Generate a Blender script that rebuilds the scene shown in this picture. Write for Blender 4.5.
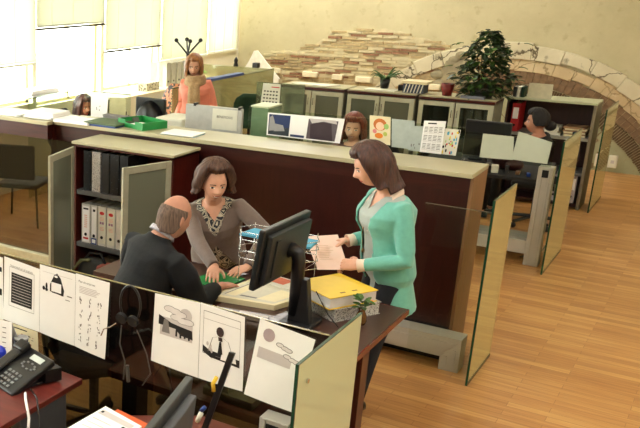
import bpy, bmesh, math, random
from mathutils import Vector, Matrix, Euler
from mathutils import noise as mnoise
random.seed(7)
PI = math.pi
scene = bpy.context.scene
for o in list(bpy.data.objects): bpy.data.objects.remove(o)
COL = scene.collection

# ------------------------------------------------------------------ camera
cd = bpy.data.cameras.new('camera'); cam = bpy.data.objects.new('camera', cd); COL.objects.link(cam)
cam.location = (0, 0, 2.5)
cam.rotation_euler = (math.radians(90-17.948), 0, math.radians(37.839))
cd.sensor_width = 36; cd.lens = 882.113/640*36
cd.shift_x = (320-62.84)/640; cd.shift_y = (255.42-214)/640
cd.clip_start = .05; cd.clip_end = 100
scene.camera = cam
# ------------------------------------------------------------------ world, sun, added fill lamps, exposure
w = bpy.data.worlds.new('sky'); scene.world = w; w.use_nodes = True
bg = w.node_tree.nodes['Background']; bg.inputs[0].default_value = (.97, 1.0, .95, 1); bg.inputs[1].default_value = 13.0
sl = bpy.data.lights.new('sun', 'SUN'); sl.energy = 9.0; sl.angle = .01; sl.color = (1, .95, .82)
so = bpy.data.objects.new('sun', sl); COL.objects.link(so)
so.rotation_euler = Vector((.30, .93, -.42)).to_track_quat('-Z', 'Y').to_euler()
def area(name, loc, size, power, col, rot=(0, 0, 0)):
    l = bpy.data.lights.new(name, 'AREA'); l.shape = 'RECTANGLE'; l.size, l.size_y = size; l.energy = power; l.color = col
    o = bpy.data.objects.new(name, l); COL.objects.link(o); o.location = loc; o.rotation_euler = rot; return o
FILL_LAMPS = [(1.6, 1.2, 78), (-2.6, .8, 115), (1.8, 5.0, 66), (-2.2, 4.2, 30), (2.2, 9.0, 52), (-2.4, 9.6, 12), (-5.2, 11.6, 150), (1.6, 12.0, 14), (-2.2, 12.0, 7)]  # unseen ceiling lamps, those by the back wall added to brighten it
for x, y, p in FILL_LAMPS: area('ceiling_fill_light', (x, y, 4.30), (1.2, .6), p, (1, .97, .91))
scene.view_settings.view_transform = 'Standard'; scene.view_settings.look = 'None'
scene.view_settings.gamma = 1; scene.view_settings.exposure = 0.0; scene.view_settings.use_curve_mapping = False

# ------------------------------------------------------------------ materials
def lin(c):
    return tuple((v/255/12.92 if v/255 <= .04045 else ((v/255+.055)/1.055)**2.4) for v in c)
def nmat(name):
    m = bpy.data.materials.new(name); m.use_nodes = True
    return m, m.node_tree.nodes, m.node_tree.links, m.node_tree.nodes['Principled BSDF']
MC = {}
def mat(name, rgb, rough=.6, metal=0, var=.08, scale=20, emit=0, sheen=0, bump=0, stretch=None, spec=.5):
    if name in MC: return MC[name]
    m, N, L, b = nmat(name); c = lin(rgb)
    tc = N.new('ShaderNodeTexCoord'); mp = N.new('ShaderNodeMapping'); nz = N.new('ShaderNodeTexNoise'); rp = N.new('ShaderNodeValToRGB')
    L.new(tc.outputs['Object'], mp.inputs[0]); L.new(mp.outputs[0], nz.inputs[0]); L.new(nz.outputs[0], rp.inputs[0]); L.new(rp.outputs[0], b.inputs['Base Color'])
    if stretch: mp.inputs['Scale'].default_value = stretch
    nz.inputs['Scale'].default_value = scale; nz.inputs['Detail'].default_value = 4
    rp.color_ramp.elements[0].position = .3; rp.color_ramp.elements[1].position = .7
    rp.color_ramp.elements[0].color = tuple(v*(1-var) for v in c)+(1,); rp.color_ramp.elements[1].color = tuple(min(1, v*(1+var)) for v in c)+(1,)
    b.inputs['Roughness'].default_value = rough; b.inputs['Metallic'].default_value = metal; b.inputs['Specular IOR Level'].default_value = spec
    if sheen: b.inputs['Sheen Weight'].default_value = sheen
    if bump:
        bp = N.new('ShaderNodeBump'); bp.inputs['Strength'].default_value = bump; bp.inputs['Distance'].default_value = .01
        L.new(nz.outputs[0], bp.inputs['Height']); L.new(bp.outputs[0], b.inputs['Normal'])
    if emit:
        b.inputs['Emission Color'].default_value = c+(1,); b.inputs['Emission Strength'].default_value = emit
    MC[name] = m; return m
def speckle(name, rgb1, rgb2, scale=120, thr=.5, rough=.6):
    if name in MC: return MC[name]
    m, N, L, b = nmat(name)
    tc = N.new('ShaderNodeTexCoord'); nz = N.new('ShaderNodeTexVoronoi'); nz.inputs['Scale'].default_value = scale
    rp = N.new('ShaderNodeValToRGB'); rp.color_ramp.interpolation = 'CONSTANT'
    rp.color_ramp.elements[1].position = thr
    rp.color_ramp.elements[0].color = lin(rgb1)+(1,); rp.color_ramp.elements[1].color = lin(rgb2)+(1,)
    L.new(tc.outputs['Object'], nz.inputs[0]); L.new(nz.outputs['Color'], rp.inputs[0]); L.new(rp.outputs[0], b.inputs['Base Color'])
    b.inputs['Roughness'].default_value = rough; MC[name] = m; return m
def glassmat(name, tint, refl_ior=1.5, rough=0.0, opaq=0.0, diffuse_rgb=(200, 205, 190)):
    if name in MC: return MC[name]
    m = bpy.data.materials.new(name); m.use_nodes = True; N = m.node_tree.nodes; L = m.node_tree.links; N.clear()
    out = N.new('ShaderNodeOutputMaterial'); tr = N.new('ShaderNodeBsdfTransparent'); tr.inputs[0].default_value = tint+(1,)
    gl = N.new('ShaderNodeBsdfGlossy'); gl.inputs['Roughness'].default_value = rough; gl.inputs[0].default_value = (.9, .97, .9, 1)
    fr = N.new('ShaderNodeFresnel'); fr.inputs[0].default_value = refl_ior
    mx = N.new('ShaderNodeMixShader'); ge = N.new('ShaderNodeNewGeometry'); inv_ = N.new('ShaderNodeMath'); inv_.operation = 'SUBTRACT'; inv_.inputs[0].default_value = 1.0
    L.new(ge.outputs['Backfacing'], inv_.inputs[1]); mu = N.new('ShaderNodeMath'); mu.operation = 'MULTIPLY'; L.new(fr.outputs[0], mu.inputs[0]); L.new(inv_.outputs[0], mu.inputs[1]); L.new(mu.outputs[0], mx.inputs[0])
    if opaq:
        df = N.new('ShaderNodeBsdfDiffuse'); df.inputs[0].default_value = lin(diffuse_rgb)+(1,)
        m2 = N.new('ShaderNodeMixShader'); m2.inputs[0].default_value = opaq; L.new(tr.outputs[0], m2.inputs[1]); L.new(df.outputs[0], m2.inputs[2])
        L.new(m2.outputs[0], mx.inputs[1])
    else: L.new(tr.outputs[0], mx.inputs[1])
    L.new(gl.outputs[0], mx.inputs[2]); L.new(mx.outputs[0], out.inputs[0]); MC[name] = m; return m

def floor_mat():
    m, N, L, b = nmat('wood_floor')
    tc = N.new('ShaderNodeTexCoord')
    br = N.new('ShaderNodeTexBrick'); br.inputs['Scale'].default_value = 1; br.inputs['Brick Width'].default_value = .6; br.inputs['Row Height'].default_value = .066
    br.inputs['Mortar Size'].default_value = .0012; br.inputs['Mortar Smooth'].default_value = .1; br.offset = .37
    br.inputs['Color1'].default_value = (0, 0, 0, 1); br.inputs['Color2'].default_value = (1, 1, 1, 1); br.inputs['Mortar'].default_value = (.5, .5, .5, 1)
    L.new(tc.outputs['Object'], br.inputs[0])
    mp = N.new('ShaderNodeMapping'); mp.inputs['Scale'].default_value = (1.2, 22, 1); L.new(tc.outputs['Object'], mp.inputs[0])
    nz = N.new('ShaderNodeTexNoise'); nz.inputs['Scale'].default_value = 2.2; nz.inputs['Detail'].default_value = 6; L.new(mp.outputs[0], nz.inputs[0])
    ad = N.new('ShaderNodeMath'); ad.operation = 'MULTIPLY_ADD'; ad.inputs[1].default_value = .34; L.new(br.outputs['Color'], ad.inputs[0])
    ml = N.new('ShaderNodeMath'); ml.operation = 'MULTIPLY'; ml.inputs[1].default_value = .85; L.new(nz.outputs[0], ml.inputs[0]); L.new(ml.outputs[0], ad.inputs[2])
    rp = N.new('ShaderNodeValToRGB'); L.new(ad.outputs[0], rp.inputs[0])
    e = rp.color_ramp.elements; e[0].position = .15; e[0].color = lin((148, 98, 54))+(1,); e[1].position = .95; e[1].color = lin((210, 166, 104))+(1,)
    x = e.new(.55); x.color = lin((184, 132, 76))+(1,)
    mx = N.new('ShaderNodeMix'); mx.data_type = 'RGBA'; L.new(br.outputs['Fac'], mx.inputs[0]); L.new(rp.outputs[0], mx.inputs[6]); mx.inputs[7].default_value = lin((136, 88, 48))+(1,)
    L.new(mx.outputs[2], b.inputs['Base Color']); b.inputs['Roughness'].default_value = .3
    return m
def mahog(name='mahogany', base=(66, 20, 15), rough=.28, sc=(3, 3, .35), var=.35):
    if name in MC: return MC[name]
    m, N, L, b = nmat(name); c = lin(base)
    tc = N.new('ShaderNodeTexCoord'); mp = N.new('ShaderNodeMapping'); mp.inputs['Scale'].default_value = sc; L.new(tc.outputs['Object'], mp.inputs[0])
    wv = N.new('ShaderNodeTexNoise'); wv.inputs['Scale'].default_value = 12; wv.inputs['Detail'].default_value = 5; wv.inputs['Distortion'].default_value = .6; L.new(mp.outputs[0], wv.inputs[0])
    rp = N.new('ShaderNodeValToRGB'); L.new(wv.outputs[0], rp.inputs[0]); e = rp.color_ramp.elements; e[0].position = .3; e[1].position = .75
    e[0].color = tuple(v*(1-var) for v in c)+(1,); e[1].color = tuple(v*(1+var) for v in c)+(1,)
    L.new(rp.outputs[0], b.inputs['Base Color']); b.inputs['Roughness'].default_value = rough; MC[name] = m; return m
def plaster(name, c1, c2, c3):
    m, N, L, b = nmat(name); tc = N.new('ShaderNodeTexCoord')
    nz = N.new('ShaderNodeTexNoise'); nz.inputs['Scale'].default_value = 1.3; nz.inputs['Detail'].default_value = 8; nz.inputs['Roughness'].default_value = .65; L.new(tc.outputs['Object'], nz.inputs[0])
    rp = N.new('ShaderNodeValToRGB'); L.new(nz.outputs[0], rp.inputs[0]); e = rp.color_ramp.elements
    e[0].position = .32; e[0].color = lin(c1)+(1,); e[1].position = .68; e[1].color = lin(c2)+(1,)
    n2 = N.new('ShaderNodeTexNoise'); n2.inputs['Scale'].default_value = 9; n2.inputs['Detail'].default_value = 8; L.new(tc.outputs['Object'], n2.inputs[0])
    r2 = N.new('ShaderNodeValToRGB'); L.new(n2.outputs[0], r2.inputs[0]); r2.color_ramp.elements[0].position = .60; r2.color_ramp.elements[1].position = .78
    mx = N.new('ShaderNodeMix'); mx.data_type = 'RGBA'; L.new(r2.outputs[0], mx.inputs[0]); L.new(rp.outputs[0], mx.inputs[6]); mx.inputs[7].default_value = lin(c3)+(1,)
    L.new(mx.outputs[2], b.inputs['Base Color']); b.inputs['Roughness'].default_value = .85
    bp = N.new('ShaderNodeBump'); bp.inputs['Strength'].default_value = .25; bp.inputs['Distance'].default_value = .02; L.new(n2.outputs[0], bp.inputs['Height']); L.new(bp.outputs[0], b.inputs['Normal'])
    return m
M_floor = floor_mat()
M_wall = plaster('beige_plaster', (186, 176, 140), (204, 194, 158), (176, 164, 126))
M_lowwall = plaster('greenish_plaster', (150, 152, 122), (176, 174, 140), (150, 118, 84))
M_cream = mat('cream_paint', (226, 218, 188), .8, var=.03, scale=2)
M_white_wall = mat('white_paint', (225, 222, 205), .8, var=.02, scale=2)
M_mah = mahog()
M_mah_front = mahog('mahogany_front', (48, 15, 12), .3, (3, 3, .35), .25)
M_desk = mahog('desk_mahogany', (100, 36, 26), .25, (.4, 3, 3), .25)
M_darkdesk = mahog('dark_desk_veneer', (74, 52, 44), .3, (.5, 3, 3), .15)
M_lam = mat('beige_laminate', (172, 165, 134), .35, var=.05, scale=6)
M_oak = mahog('oak_edge', (124, 90, 62), .4, (3, 3, .3), .12)
M_alu = mat('brushed_aluminium', (172, 172, 166), .38, .55, var=.05, scale=8)
M_alu_l = mat('pale_aluminium', (190, 188, 180), .45, .25, var=.04, scale=8)
M_frame = mat('cabinet_frame_grey', (176, 176, 154), .5, .1, var=.04)
M_greyp = mat('grey_plastic', (96, 98, 98), .45, var=.05)
M_dgrey = mat('dark_grey_plastic', (52, 54, 56), .4, var=.05)
M_blackp = mat('black_plastic', (18, 18, 20), .35, var=.1)
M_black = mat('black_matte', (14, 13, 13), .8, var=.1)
M_white = mat('white_paper', (240, 240, 238), .75, var=.01)
M_offw = mat('off_white_paper', (214, 212, 196), .8, var=.03)
M_creampaper = mat('cream_paper', (226, 214, 176), .8, var=.03)
M_ink = mat('black_ink', (24, 22, 22), .8, var=.1)
M_inkg = mat('grey_ink', (120, 116, 114), .8, var=.05)
M_inkl = mat('light_grey_ink', (196, 190, 188), .8, var=.03)
M_red = mat('red_plastic', (170, 24, 30), .5, var=.1)
M_redink = mat('red_ink', (196, 40, 44), .8, var=.05)
M_green = mat('green_plastic', (20, 132, 62), .4, var=.08)
M_dgreen = mat('dark_green_fabric', (24, 54, 34), .85, var=.15)
M_blue = mat('blue_plastic', (24, 60, 130), .4, var=.1)
M_lblue = mat('light_blue_paper', (74, 156, 186), .7, var=.05)
M_yellow = mat('yellow_card', (226, 190, 52), .5, var=.03)
M_orange = mat('orange_card', (206, 92, 44), .6, var=.05)
M_pink = mat('pink_paper', (240, 208, 194), .8, var=.02)
M_glass = glassmat('clear_glass', (.86, .92, .86), 1.5)
M_glass_end = glassmat('green_edge_glass', (.60, .66, .52), 1.9, rough=.04, opaq=.7, diffuse_rgb=(214, 224, 192))
M_glass_n = glassmat('partition_glass', (.42, .40, .36), 1.45)
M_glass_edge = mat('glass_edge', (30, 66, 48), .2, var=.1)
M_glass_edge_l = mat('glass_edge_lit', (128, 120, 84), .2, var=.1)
M_frost = glassmat('frosted_glass', (.5, .52, .48), 1.5, rough=.25, opaq=.8, diffuse_rgb=(118, 122, 106))
M_smoke = glassmat('cabinet_glass', (.42, .44, .40), 1.5, rough=.12, opaq=.5, diffuse_rgb=(124, 128, 108))
M_chrome = mat('chrome', (200, 200, 200), .2, 1, var=.02)
M_speck_w = speckle('marbled_grey_board', (196, 194, 190), (110, 106, 108), 260, .62)
M_speck_b = speckle('black_marbled_board', (16, 20, 24), (120, 128, 134), 200, .9)
M_leaf = mat('green_leaf', (62, 96, 34), .5, var=.35, scale=6)
M_leafd = mat('dark_green_leaf', (34, 56, 24), .5, var=.4, scale=6)
M_stem = mat('brown_stem', (84, 64, 36), .7, var=.2)
M_skin = mat('skin', (218, 164, 138), .5, var=.05, scale=30)
M_skin2 = mat('ruddy_skin', (184, 130, 106), .5, var=.07, scale=30)
M_skin3 = mat('tanned_skin', (176, 112, 84), .5, var=.05, scale=30)
M_lip = mat('lip_red', (170, 70, 66), .45, var=.05)
M_eye = mat('dark_eye', (34, 24, 20), .3, var=.05)
M_shoe = mat('black_leather', (20, 18, 18), .35, var=.1)

# ------------------------------------------------------------------ mesh builder
class MB:
    def __init__(s): s.v = []; s.f = []; s.m = []
    def add(s, vs, fs, mi=0):
        n = len(s.v); s.v += [Vector(p) for p in vs]; s.f += [tuple(n+i for i in f) for f in fs]; s.m += [mi]*len(fs); return s
    def box(s, a, b, mi=0, rz=0, piv=None, M=None):
        x0, y0, z0 = a; x1, y1, z1 = b
        vs = [Vector(p) for p in ((x0, y0, z0), (x1, y0, z0), (x1, y1, z0), (x0, y1, z0), (x0, y0, z1), (x1, y0, z1), (x1, y1, z1), (x0, y1, z1))]
        if rz or piv:
            p = Vector(piv) if piv else Vector(((x0+x1)/2, (y0+y1)/2, 0)); R = Matrix.Rotation(rz, 3, 'Z')
            vs = [R@(q-p)+p for q in vs]
        if M: vs = [M@q for q in vs]
        return s.add(vs, [(0, 3, 2, 1), (4, 5, 6, 7), (0, 1, 5, 4), (1, 2, 6, 5), (2, 3, 7, 6), (3, 0, 4, 7)], mi)
    def quad(s, pts, mi=0): return s.add(pts, [tuple(range(len(pts)))], mi)
    def prism(s, pts, d, mi=0):
        d = Vector(d); n = len(pts); P = [Vector(p) for p in pts]
        fs = [tuple(range(n-1, -1, -1)), tuple(range(n, 2*n))]+[(i, (i+1) % n, n+(i+1) % n, n+i) for i in range(n)]
        return s.add(P+[p+d for p in P], fs, mi)
    def tube(s, pts, r, mi=0, n=8, caps=True, dome=False):
        P = [Vector(p) for p in pts]; R = r if isinstance(r, (list, tuple)) else [r]*len(P)
        if dome:
            t0 = (P[0]-P[1]).normalized(); t1 = (P[-1]-P[-2]).normalized(); r0, r1 = R[0], R[-1]
            P = [P[0]+t0*r0*.92, P[0]+t0*r0*.6]+P+[P[-1]+t1*r1*.6, P[-1]+t1*r1*.92]; R = [r0*.3, r0*.8]+list(R)+[r1*.8, r1*.3]
        vs = []; prev = None
        for i, p in enumerate(P):
            t = (P[min(i+1, len(P)-1)]-P[max(i-1, 0)]).normalized()
            u = (prev-t*prev.dot(t)) if prev is not None else (Vector((0, 0, 1)) if abs(t.z) < .9 else Vector((1, 0, 0))); u = (u-t*u.dot(t)).normalized(); prev = u
            v = t.cross(u)
            for k in range(n):
                a = 2*PI*k/n; vs.append(p+(u*math.cos(a)+v*math.sin(a))*R[i])
        fs = [(i*n+k, i*n+(k+1) % n, (i+1)*n+(k+1) % n, (i+1)*n+k) for i in range(len(P)-1) for k in range(n)]
        if caps: fs += [tuple(range(n-1, -1, -1)), tuple((len(P)-1)*n+k for k in range(n))]
        return s.add(vs, fs, mi)
    def loft(s, rings, mi=0, n=20):
        """rings: (center, xaxis*rx, yaxis*ry)"""
        vs = []
        for c, ax, ay in rings:
            for k in range(n):
                a = 2*PI*k/n; vs.append(Vector(c)+Vector(ax)*math.cos(a)+Vector(ay)*math.sin(a))
        N = len(rings)
        fs = [(i*n+k, i*n+(k+1) % n, (i+1)*n+(k+1) % n, (i+1)*n+k) for i in range(N-1) for k in range(n)]
        fs += [tuple(range(n-1, -1, -1)), tuple((N-1)*n+k for k in range(n))]
        return s.add(vs, fs, mi)
    def lathe(s, prof, c, mi=0, n=16):
        return s.loft([((c[0], c[1], c[2]+z), (r, 0, 0), (0, r, 0)) for r, z in prof], mi, n)
    def ell(s, c, r, mi=0, n=14, m=9, M=None):
        c = Vector(c); R = []
        for i in range(m):
            a = -PI/2+PI*(i+.35)/(m-.3)
            R.append((i, a))
        vs = []
        for i, a in R:
            for k in range(n):
                t = 2*PI*k/n; p = Vector((r[0]*math.cos(a)*math.cos(t), r[1]*math.cos(a)*math.sin(t), r[2]*math.sin(a)))
                vs.append(c+(M@p if M else p))
        fs = [(i*n+k, i*n+(k+1) % n, (i+1)*n+(k+1) % n, (i+1)*n+k) for i in range(m-1) for k in range(n)]
        fs += [tuple(range(n-1, -1, -1)), tuple((m-1)*n+k for k in range(n))]
        return s.add(vs, fs, mi)
    def xf(s, M): s.v = [M@p for p in s.v]; return s
    def build(s, name, mats, parent=None, bevel=0, smooth=False, local=False, remesh=0, smooth_it=0, solid=0, subd=0):
        if not isinstance(mats, (list, tuple)): mats = [mats]
        me = bpy.data.meshes.new(name)
        inv = Matrix.Identity(4)
        if parent is not None and not local:
            r = parent
            while r.parent: r = r.parent
            inv = (Matrix.Translation(r.location)@r.rotation_euler.to_matrix().to_4x4()).inverted()
        me.from_pydata([inv@p for p in s.v], [], s.f)
        for m in mats: me.materials.append(m)
        me.polygons.foreach_set('material_index', s.m)
        me.polygons.foreach_set('use_smooth', [smooth]*len(s.f)); me.update()
        o = bpy.data.objects.new(name, me); COL.objects.link(o)
        if parent is not None: o.parent = parent
        if bevel:
            b = o.modifiers.new('bevel', 'BEVEL'); b.width = bevel; b.segments = 2; b.limit_method = 'ANGLE'
        if solid:
            b = o.modifiers.new('solid', 'SOLIDIFY'); b.thickness = solid; b.offset = -1
        if subd:
            b = o.modifiers.new('sub', 'SUBSURF'); b.levels = subd; b.render_levels = subd
        if remesh: bake_remesh(o, remesh, smooth_it)
        return o
def bake(o):
    dg = bpy.context.evaluated_depsgraph_get(); dg.update()
    me = bpy.data.meshes.new_from_object(o.evaluated_get(dg)); old = o.data; o.modifiers.clear(); o.data = me
    bpy.data.meshes.remove(old); return o
def bake_remesh(o, vox, it=0):
    ms = [m for m in o.data.materials]
    r = o.modifiers.new('r', 'REMESH'); r.mode = 'VOXEL'; r.voxel_size = vox; r.use_smooth_shade = True
    if it: q = o.modifiers.new('s', 'SMOOTH'); q.iterations = it; q.factor = .5
    bake(o)
    o.data.materials.clear()
    for m in ms: o.data.materials.append(m)
    for p in o.data.polygons: p.material_index = 0; p.use_smooth = True
def thing(name, label, cat, loc=(0, 0, 0), rz=0, group=None):
    o = bpy.data.objects.new(name, None); COL.objects.link(o); o.location = loc; o.rotation_euler = (0, 0, rz); o.empty_display_size = .05
    return tag(o, label, cat, group)
def tag(o, label, cat, group=None):
    o['label'] = label; o['category'] = cat
    if group: o['group'] = group
    return o
def struct(name, mb, m, **k):
    o = mb.build(name, m, **k); o['kind'] = 'structure'; return o
def dup(root, loc, rz=None, label=None, group=None, scale=None):
    r = root.copy(); COL.objects.link(r); r.location = loc
    if rz is not None: r.rotation_euler = (0, 0, rz)
    if scale: r.scale = scale
    if label: r['label'] = label
    if group: r['group'] = group
    for ch in list(root.children):
        c = ch.copy(); COL.objects.link(c); c.parent = r
        for g in list(ch.children): d = g.copy(); COL.objects.link(d); d.parent = c
    return r
def text_mesh(txt, size):
    cu = bpy.data.curves.new('t', 'FONT'); cu.body = txt; cu.size = size; cu.align_x = 'CENTER'; cu.align_y = 'CENTER'; cu.resolution_u = 2
    o = bpy.data.objects.new('t', cu); COL.objects.link(o); dg = bpy.context.evaluated_depsgraph_get(); dg.update()
    me = bpy.data.meshes.new_from_object(o.evaluated_get(dg)); V = [v.co.copy() for v in me.vertices]; F = [tuple(p.vertices) for p in me.polygons]
    bpy.data.objects.remove(o); bpy.data.curves.remove(cu); bpy.data.meshes.remove(me); return V, F

# ================================================================== STRUCTURE
XL, YB, XR, YR, ZC = -6.7, 13.25, 3.6, -2.0, 4.4
struct('floor', MB().box((XL-.3, YR-.2, -.1), (XR+.2, YB+.3, 0)), M_floor)
struct('ceiling', MB().box((XL-.3, YR-.2, ZC), (XR+.2, YB+.3, ZC+.1)), M_white_wall)
struct('wall_right', MB().box((XR, YR, 0), (XR+.15, YB, ZC)), M_cream)
struct('wall_rear', MB().box((XL, YR-.15, 0), (XR, YR, ZC)), M_cream)
# back wall with arch: upper plaster + lower recess fill
AX, AZ, AR = -2.6, -1.15, 2.72           # arch centre and outer radius
struct('wall_back', MB().box((XL-.3, YB, 0), (XR+.2, YB+.2, ZC)), M_wall)
def arc_band(r0, r1, y0, y1, nseg, jit=0, gap=0.0, a0=-62, a1=62, mi=0, mb=None, rj=0):
    mb = mb or MB()
    for i in range(nseg):
        t0 = math.radians(a0+(a1-a0)*i/nseg+gap*.5); t1 = math.radians(a0+(a1-a0)*(i+1)/nseg-gap*.5)
        ra, rb = r0+random.uniform(-rj, rj), r1+random.uniform(-rj, rj)
        y = y0+random.uniform(-jit, 0)
        sub = 3; pts = []
        for k in range(sub+1):
            t = t0+(t1-t0)*k/sub; pts.append((AX+rb*math.sin(t), AZ+rb*math.cos(t)))
        for k in range(sub, -1, -1):
            t = t0+(t1-t0)*k/sub; pts.append((AX+ra*math.sin(t), AZ+ra*math.cos(t)))
        mb.prism([(p[0], y, p[1]) for p in pts][::-1], (0, y1-y, 0), mi)
    return mb
def disc_sector(r, y0, y1, mb, mi=0, a0=-62, a1=62, n=40):
    pts = [(AX+r*math.sin(math.radians(a0+(a1-a0)*i/n)), y0, AZ+r*math.cos(math.radians(a0+(a1-a0)*i/n))) for i in range(n+1)]
    pts += [(pts[-1][0], y0, 0), (pts[0][0], y0, 0)]
    mb.prism(pts, (0, y1-y0, 0), mi)
m = MB(); disc_sector(2.06, YB-.015, YB, m); struct('trim_1', m, M_lowwall)
M_stone = plaster('pale_arch_stone', (200, 190, 158), (222, 214, 188), (104, 94, 70))
M_stone2 = plaster('ochre_arch_stone', (190, 166, 126), (212, 194, 158), (224, 212, 182))
def cracked(m, sc=2.2, col=(70, 60, 44), wd=.03):
    N, L = m.node_tree.nodes, m.node_tree.links; b = N['Principled BSDF']; src = b.inputs['Base Color'].links[0].from_socket
    tc = N.new('ShaderNodeTexCoord'); nz = N.new('ShaderNodeTexNoise'); nz.inputs['Scale'].default_value = 4; nz.inputs['Detail'].default_value = 6
    mx = N.new('ShaderNodeMix'); mx.data_type = 'VECTOR'; mx.inputs[0].default_value = .25; L.new(tc.outputs['Object'], nz.inputs[0]); L.new(tc.outputs['Object'], mx.inputs[4]); L.new(nz.outputs['Color'], mx.inputs[5])
    vo = N.new('ShaderNodeTexVoronoi'); vo.feature = 'DISTANCE_TO_EDGE'; vo.inputs['Scale'].default_value = sc; L.new(mx.outputs[1], vo.inputs[0])
    rp = N.new('ShaderNodeValToRGB'); rp.color_ramp.elements[0].position = wd*.3; rp.color_ramp.elements[0].color = (1, 1, 1, 1); rp.color_ramp.elements[1].position = wd; rp.color_ramp.elements[1].color = (0, 0, 0, 1)
    L.new(vo.outputs['Distance'], rp.inputs[0]); m3 = N.new('ShaderNodeMix'); m3.data_type = 'RGBA'; L.new(rp.outputs[0], m3.inputs[0]); L.new(src, m3.inputs[6]); m3.inputs[7].default_value = lin(col)+(1,); L.new(m3.outputs[2], b.inputs['Base Color'])
cracked(M_stone, 2.6, (96, 84, 62), .022); cracked(M_stone2, 4, (160, 138, 102), .03); cracked(M_lowwall, 1.6, (128, 110, 80), .012)
M_brk = mat('brown_brick', (128, 104, 78), .9, var=.25, scale=14, bump=.3)
M_brk2 = mat('dark_arch_brick', (112, 92, 66), .9, var=.3, scale=20, bump=.3)
struct('trim_2', arc_band(2.535, 2.72, YB-.05, YB, 15, .02, .05, rj=.022), M_stone, bevel=.01)
struct('trim_3', arc_band(2.38, 2.525, YB-.03, YB, 22, .012, .03, rj=.02), M_stone2, bevel=.008)
struct('trim_4', arc_band(2.20, 2.375, YB-.02, YB, 60, .012, .1, rj=.006, mb=arc_band(2.29, 2.30, YB-.035, YB, 20)), M_brk)
struct('trim_5', arc_band(2.03, 2.19, YB-.03, YB, 150, .008, .25, rj=.006), M_brk2)
# exposed brick patch
def patch_top(x):
    pts = [(-6.55, .95), (-6.3, 1.12), (-6.0, 1.30), (-5.6, 1.34), (-5.2, 1.56), (-4.9, 1.66), (-4.3, 1.70), (-3.9, 1.60), (-3.55, 1.55), (-3.35, 1.40), (-3.2, 1.1)]
    for (xa, za), (xb, zb) in zip(pts, pts[1:]):
        if xa <= x <= xb: return za+(zb-za)*(x-xa)/(xb-xa)
    return 0
def patch(name, cols):
    mb = MB(); z = .55; r = 0
    while z < 1.75:
        x = -6.6-(.13 if r % 2 else 0)
        while x < -3.2:
            L_ = .235+random.uniform(-.02, .02); cx = x+L_/2
            if z+.02 < patch_top(cx)+random.uniform(-.03, .03) and random.random() < .95:
                mb.box((x, YB-.03-random.uniform(0, .02), z), (x+L_-.015, YB, z+.030+random.uniform(-.003, .004)), random.choice(cols))
            x += L_
        z += .044; r += 1
    return mb
M_b1 = mat('red_brick', (150, 112, 84), .9, var=.25, scale=16, bump=.3); M_b2 = mat('pale_brick', (184, 164, 124), .9, var=.2, scale=16, bump=.3); M_b3 = mat('mortar', (206, 194, 158), .95, var=.12, scale=12, bump=.3)
struct('trim_6', patch('trim_6', [0, 1, 1, 2, 2]), [M_b1, M_b2, M_b3])
pts = [(-6.6, .5)]+[(x, patch_top(x)-.015+.015*math.sin(x*21)) for x in [(-6.55+.07*i) for i in range(48)]]+[(-3.2, .5)]
struct('trim_7', MB().prism([(x, YB-.022, z) for x, z in pts], (0, .022, 0)), M_b3)
# niches in brick: small put-log blocks and a plaster bulge by the arch
mb = MB()
for x, z, wd in ((-6.15, 1.0, .22), (-5.55, .98, .24), (-5.08, .97, .16), (-4.72, .96, .24), (-3.72, .93, .22)): mb.box((x, YB-.10, z-.05), (x+wd, YB, z+.03))
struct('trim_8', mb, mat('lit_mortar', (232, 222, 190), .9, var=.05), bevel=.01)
mb = MB(); mb.ell((-3.3, YB, 1.12), (.34, .07, .32), n=20)
for i in range(9): mb.ell((-3.3+random.uniform(-.3, .25), YB-.01, 1.1+random.uniform(-.28, .28)), (.12, .06, .08))
struct('trim_9', mb, mat('grey_rubble', (150, 140, 112), .95, var=.3, scale=9, bump=.5), smooth=True)

# left wall with windows
WIN = [(1.2, 3.0, 1.0), (3.5, 5.4, 1.0), (6.2, 8.05, 1.0), (8.12, 9.42, .95), (9.5, 10.78, .98), (10.86, 12.12, 1.26), (12.2, 13.1, 1.28)]
mb = MB(); XI = XL-.2
ys = YR
for y0, y1, sill in WIN:
    if y0 > ys: mb.box((XI, ys, 0), (XL, y0, ZC))
    mb.box((XI, y0, 0), (XL, y1, sill)); mb.box((XI, y0, 3.3), (XL, y1, ZC)); ys = y1
mb.box((XI, ys, 0), (XL, YB, ZC))
struct('wall_left', mb, M_cream)
M_wframe = mat('cream_window_frame', (222, 208, 164), .5, var=.03)
M_pane = glassmat('window_glass', (.97, .98, .96), 1.2)
for i, (y0, y1, sill) in enumerate(WIN):
    r = thing('window_%d' % (i+1), 'x', 'window', (XL-.1, (y0+y1)/2, sill))
    for k in ('label', 'category'): del r[k]
    r['kind'] = 'structure'
    fb = MB(); x0, x1 = XL-.14, XL-.08; t = .035
    fb.box((x0, y0, sill), (x1, y1, sill+t)); fb.box((x0, y0, 3.3-t), (x1, y1, 3.3)); fb.box((x0, y0, sill), (x1, y0+t, 3.3)); fb.box((x0, y1-t, sill), (x1, y1, 3.3))
    ym = (y0*.45+y1*.55); fb.box((x0, ym-.015, sill), (x1, ym+.015, 3.3))
    fb.build('window_frame', M_wframe, r); MB().box((XL-.112, y0+t, sill+t), (XL-.108, y1-t, 3.3-t)).build('window_pane', M_pane, r)
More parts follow.
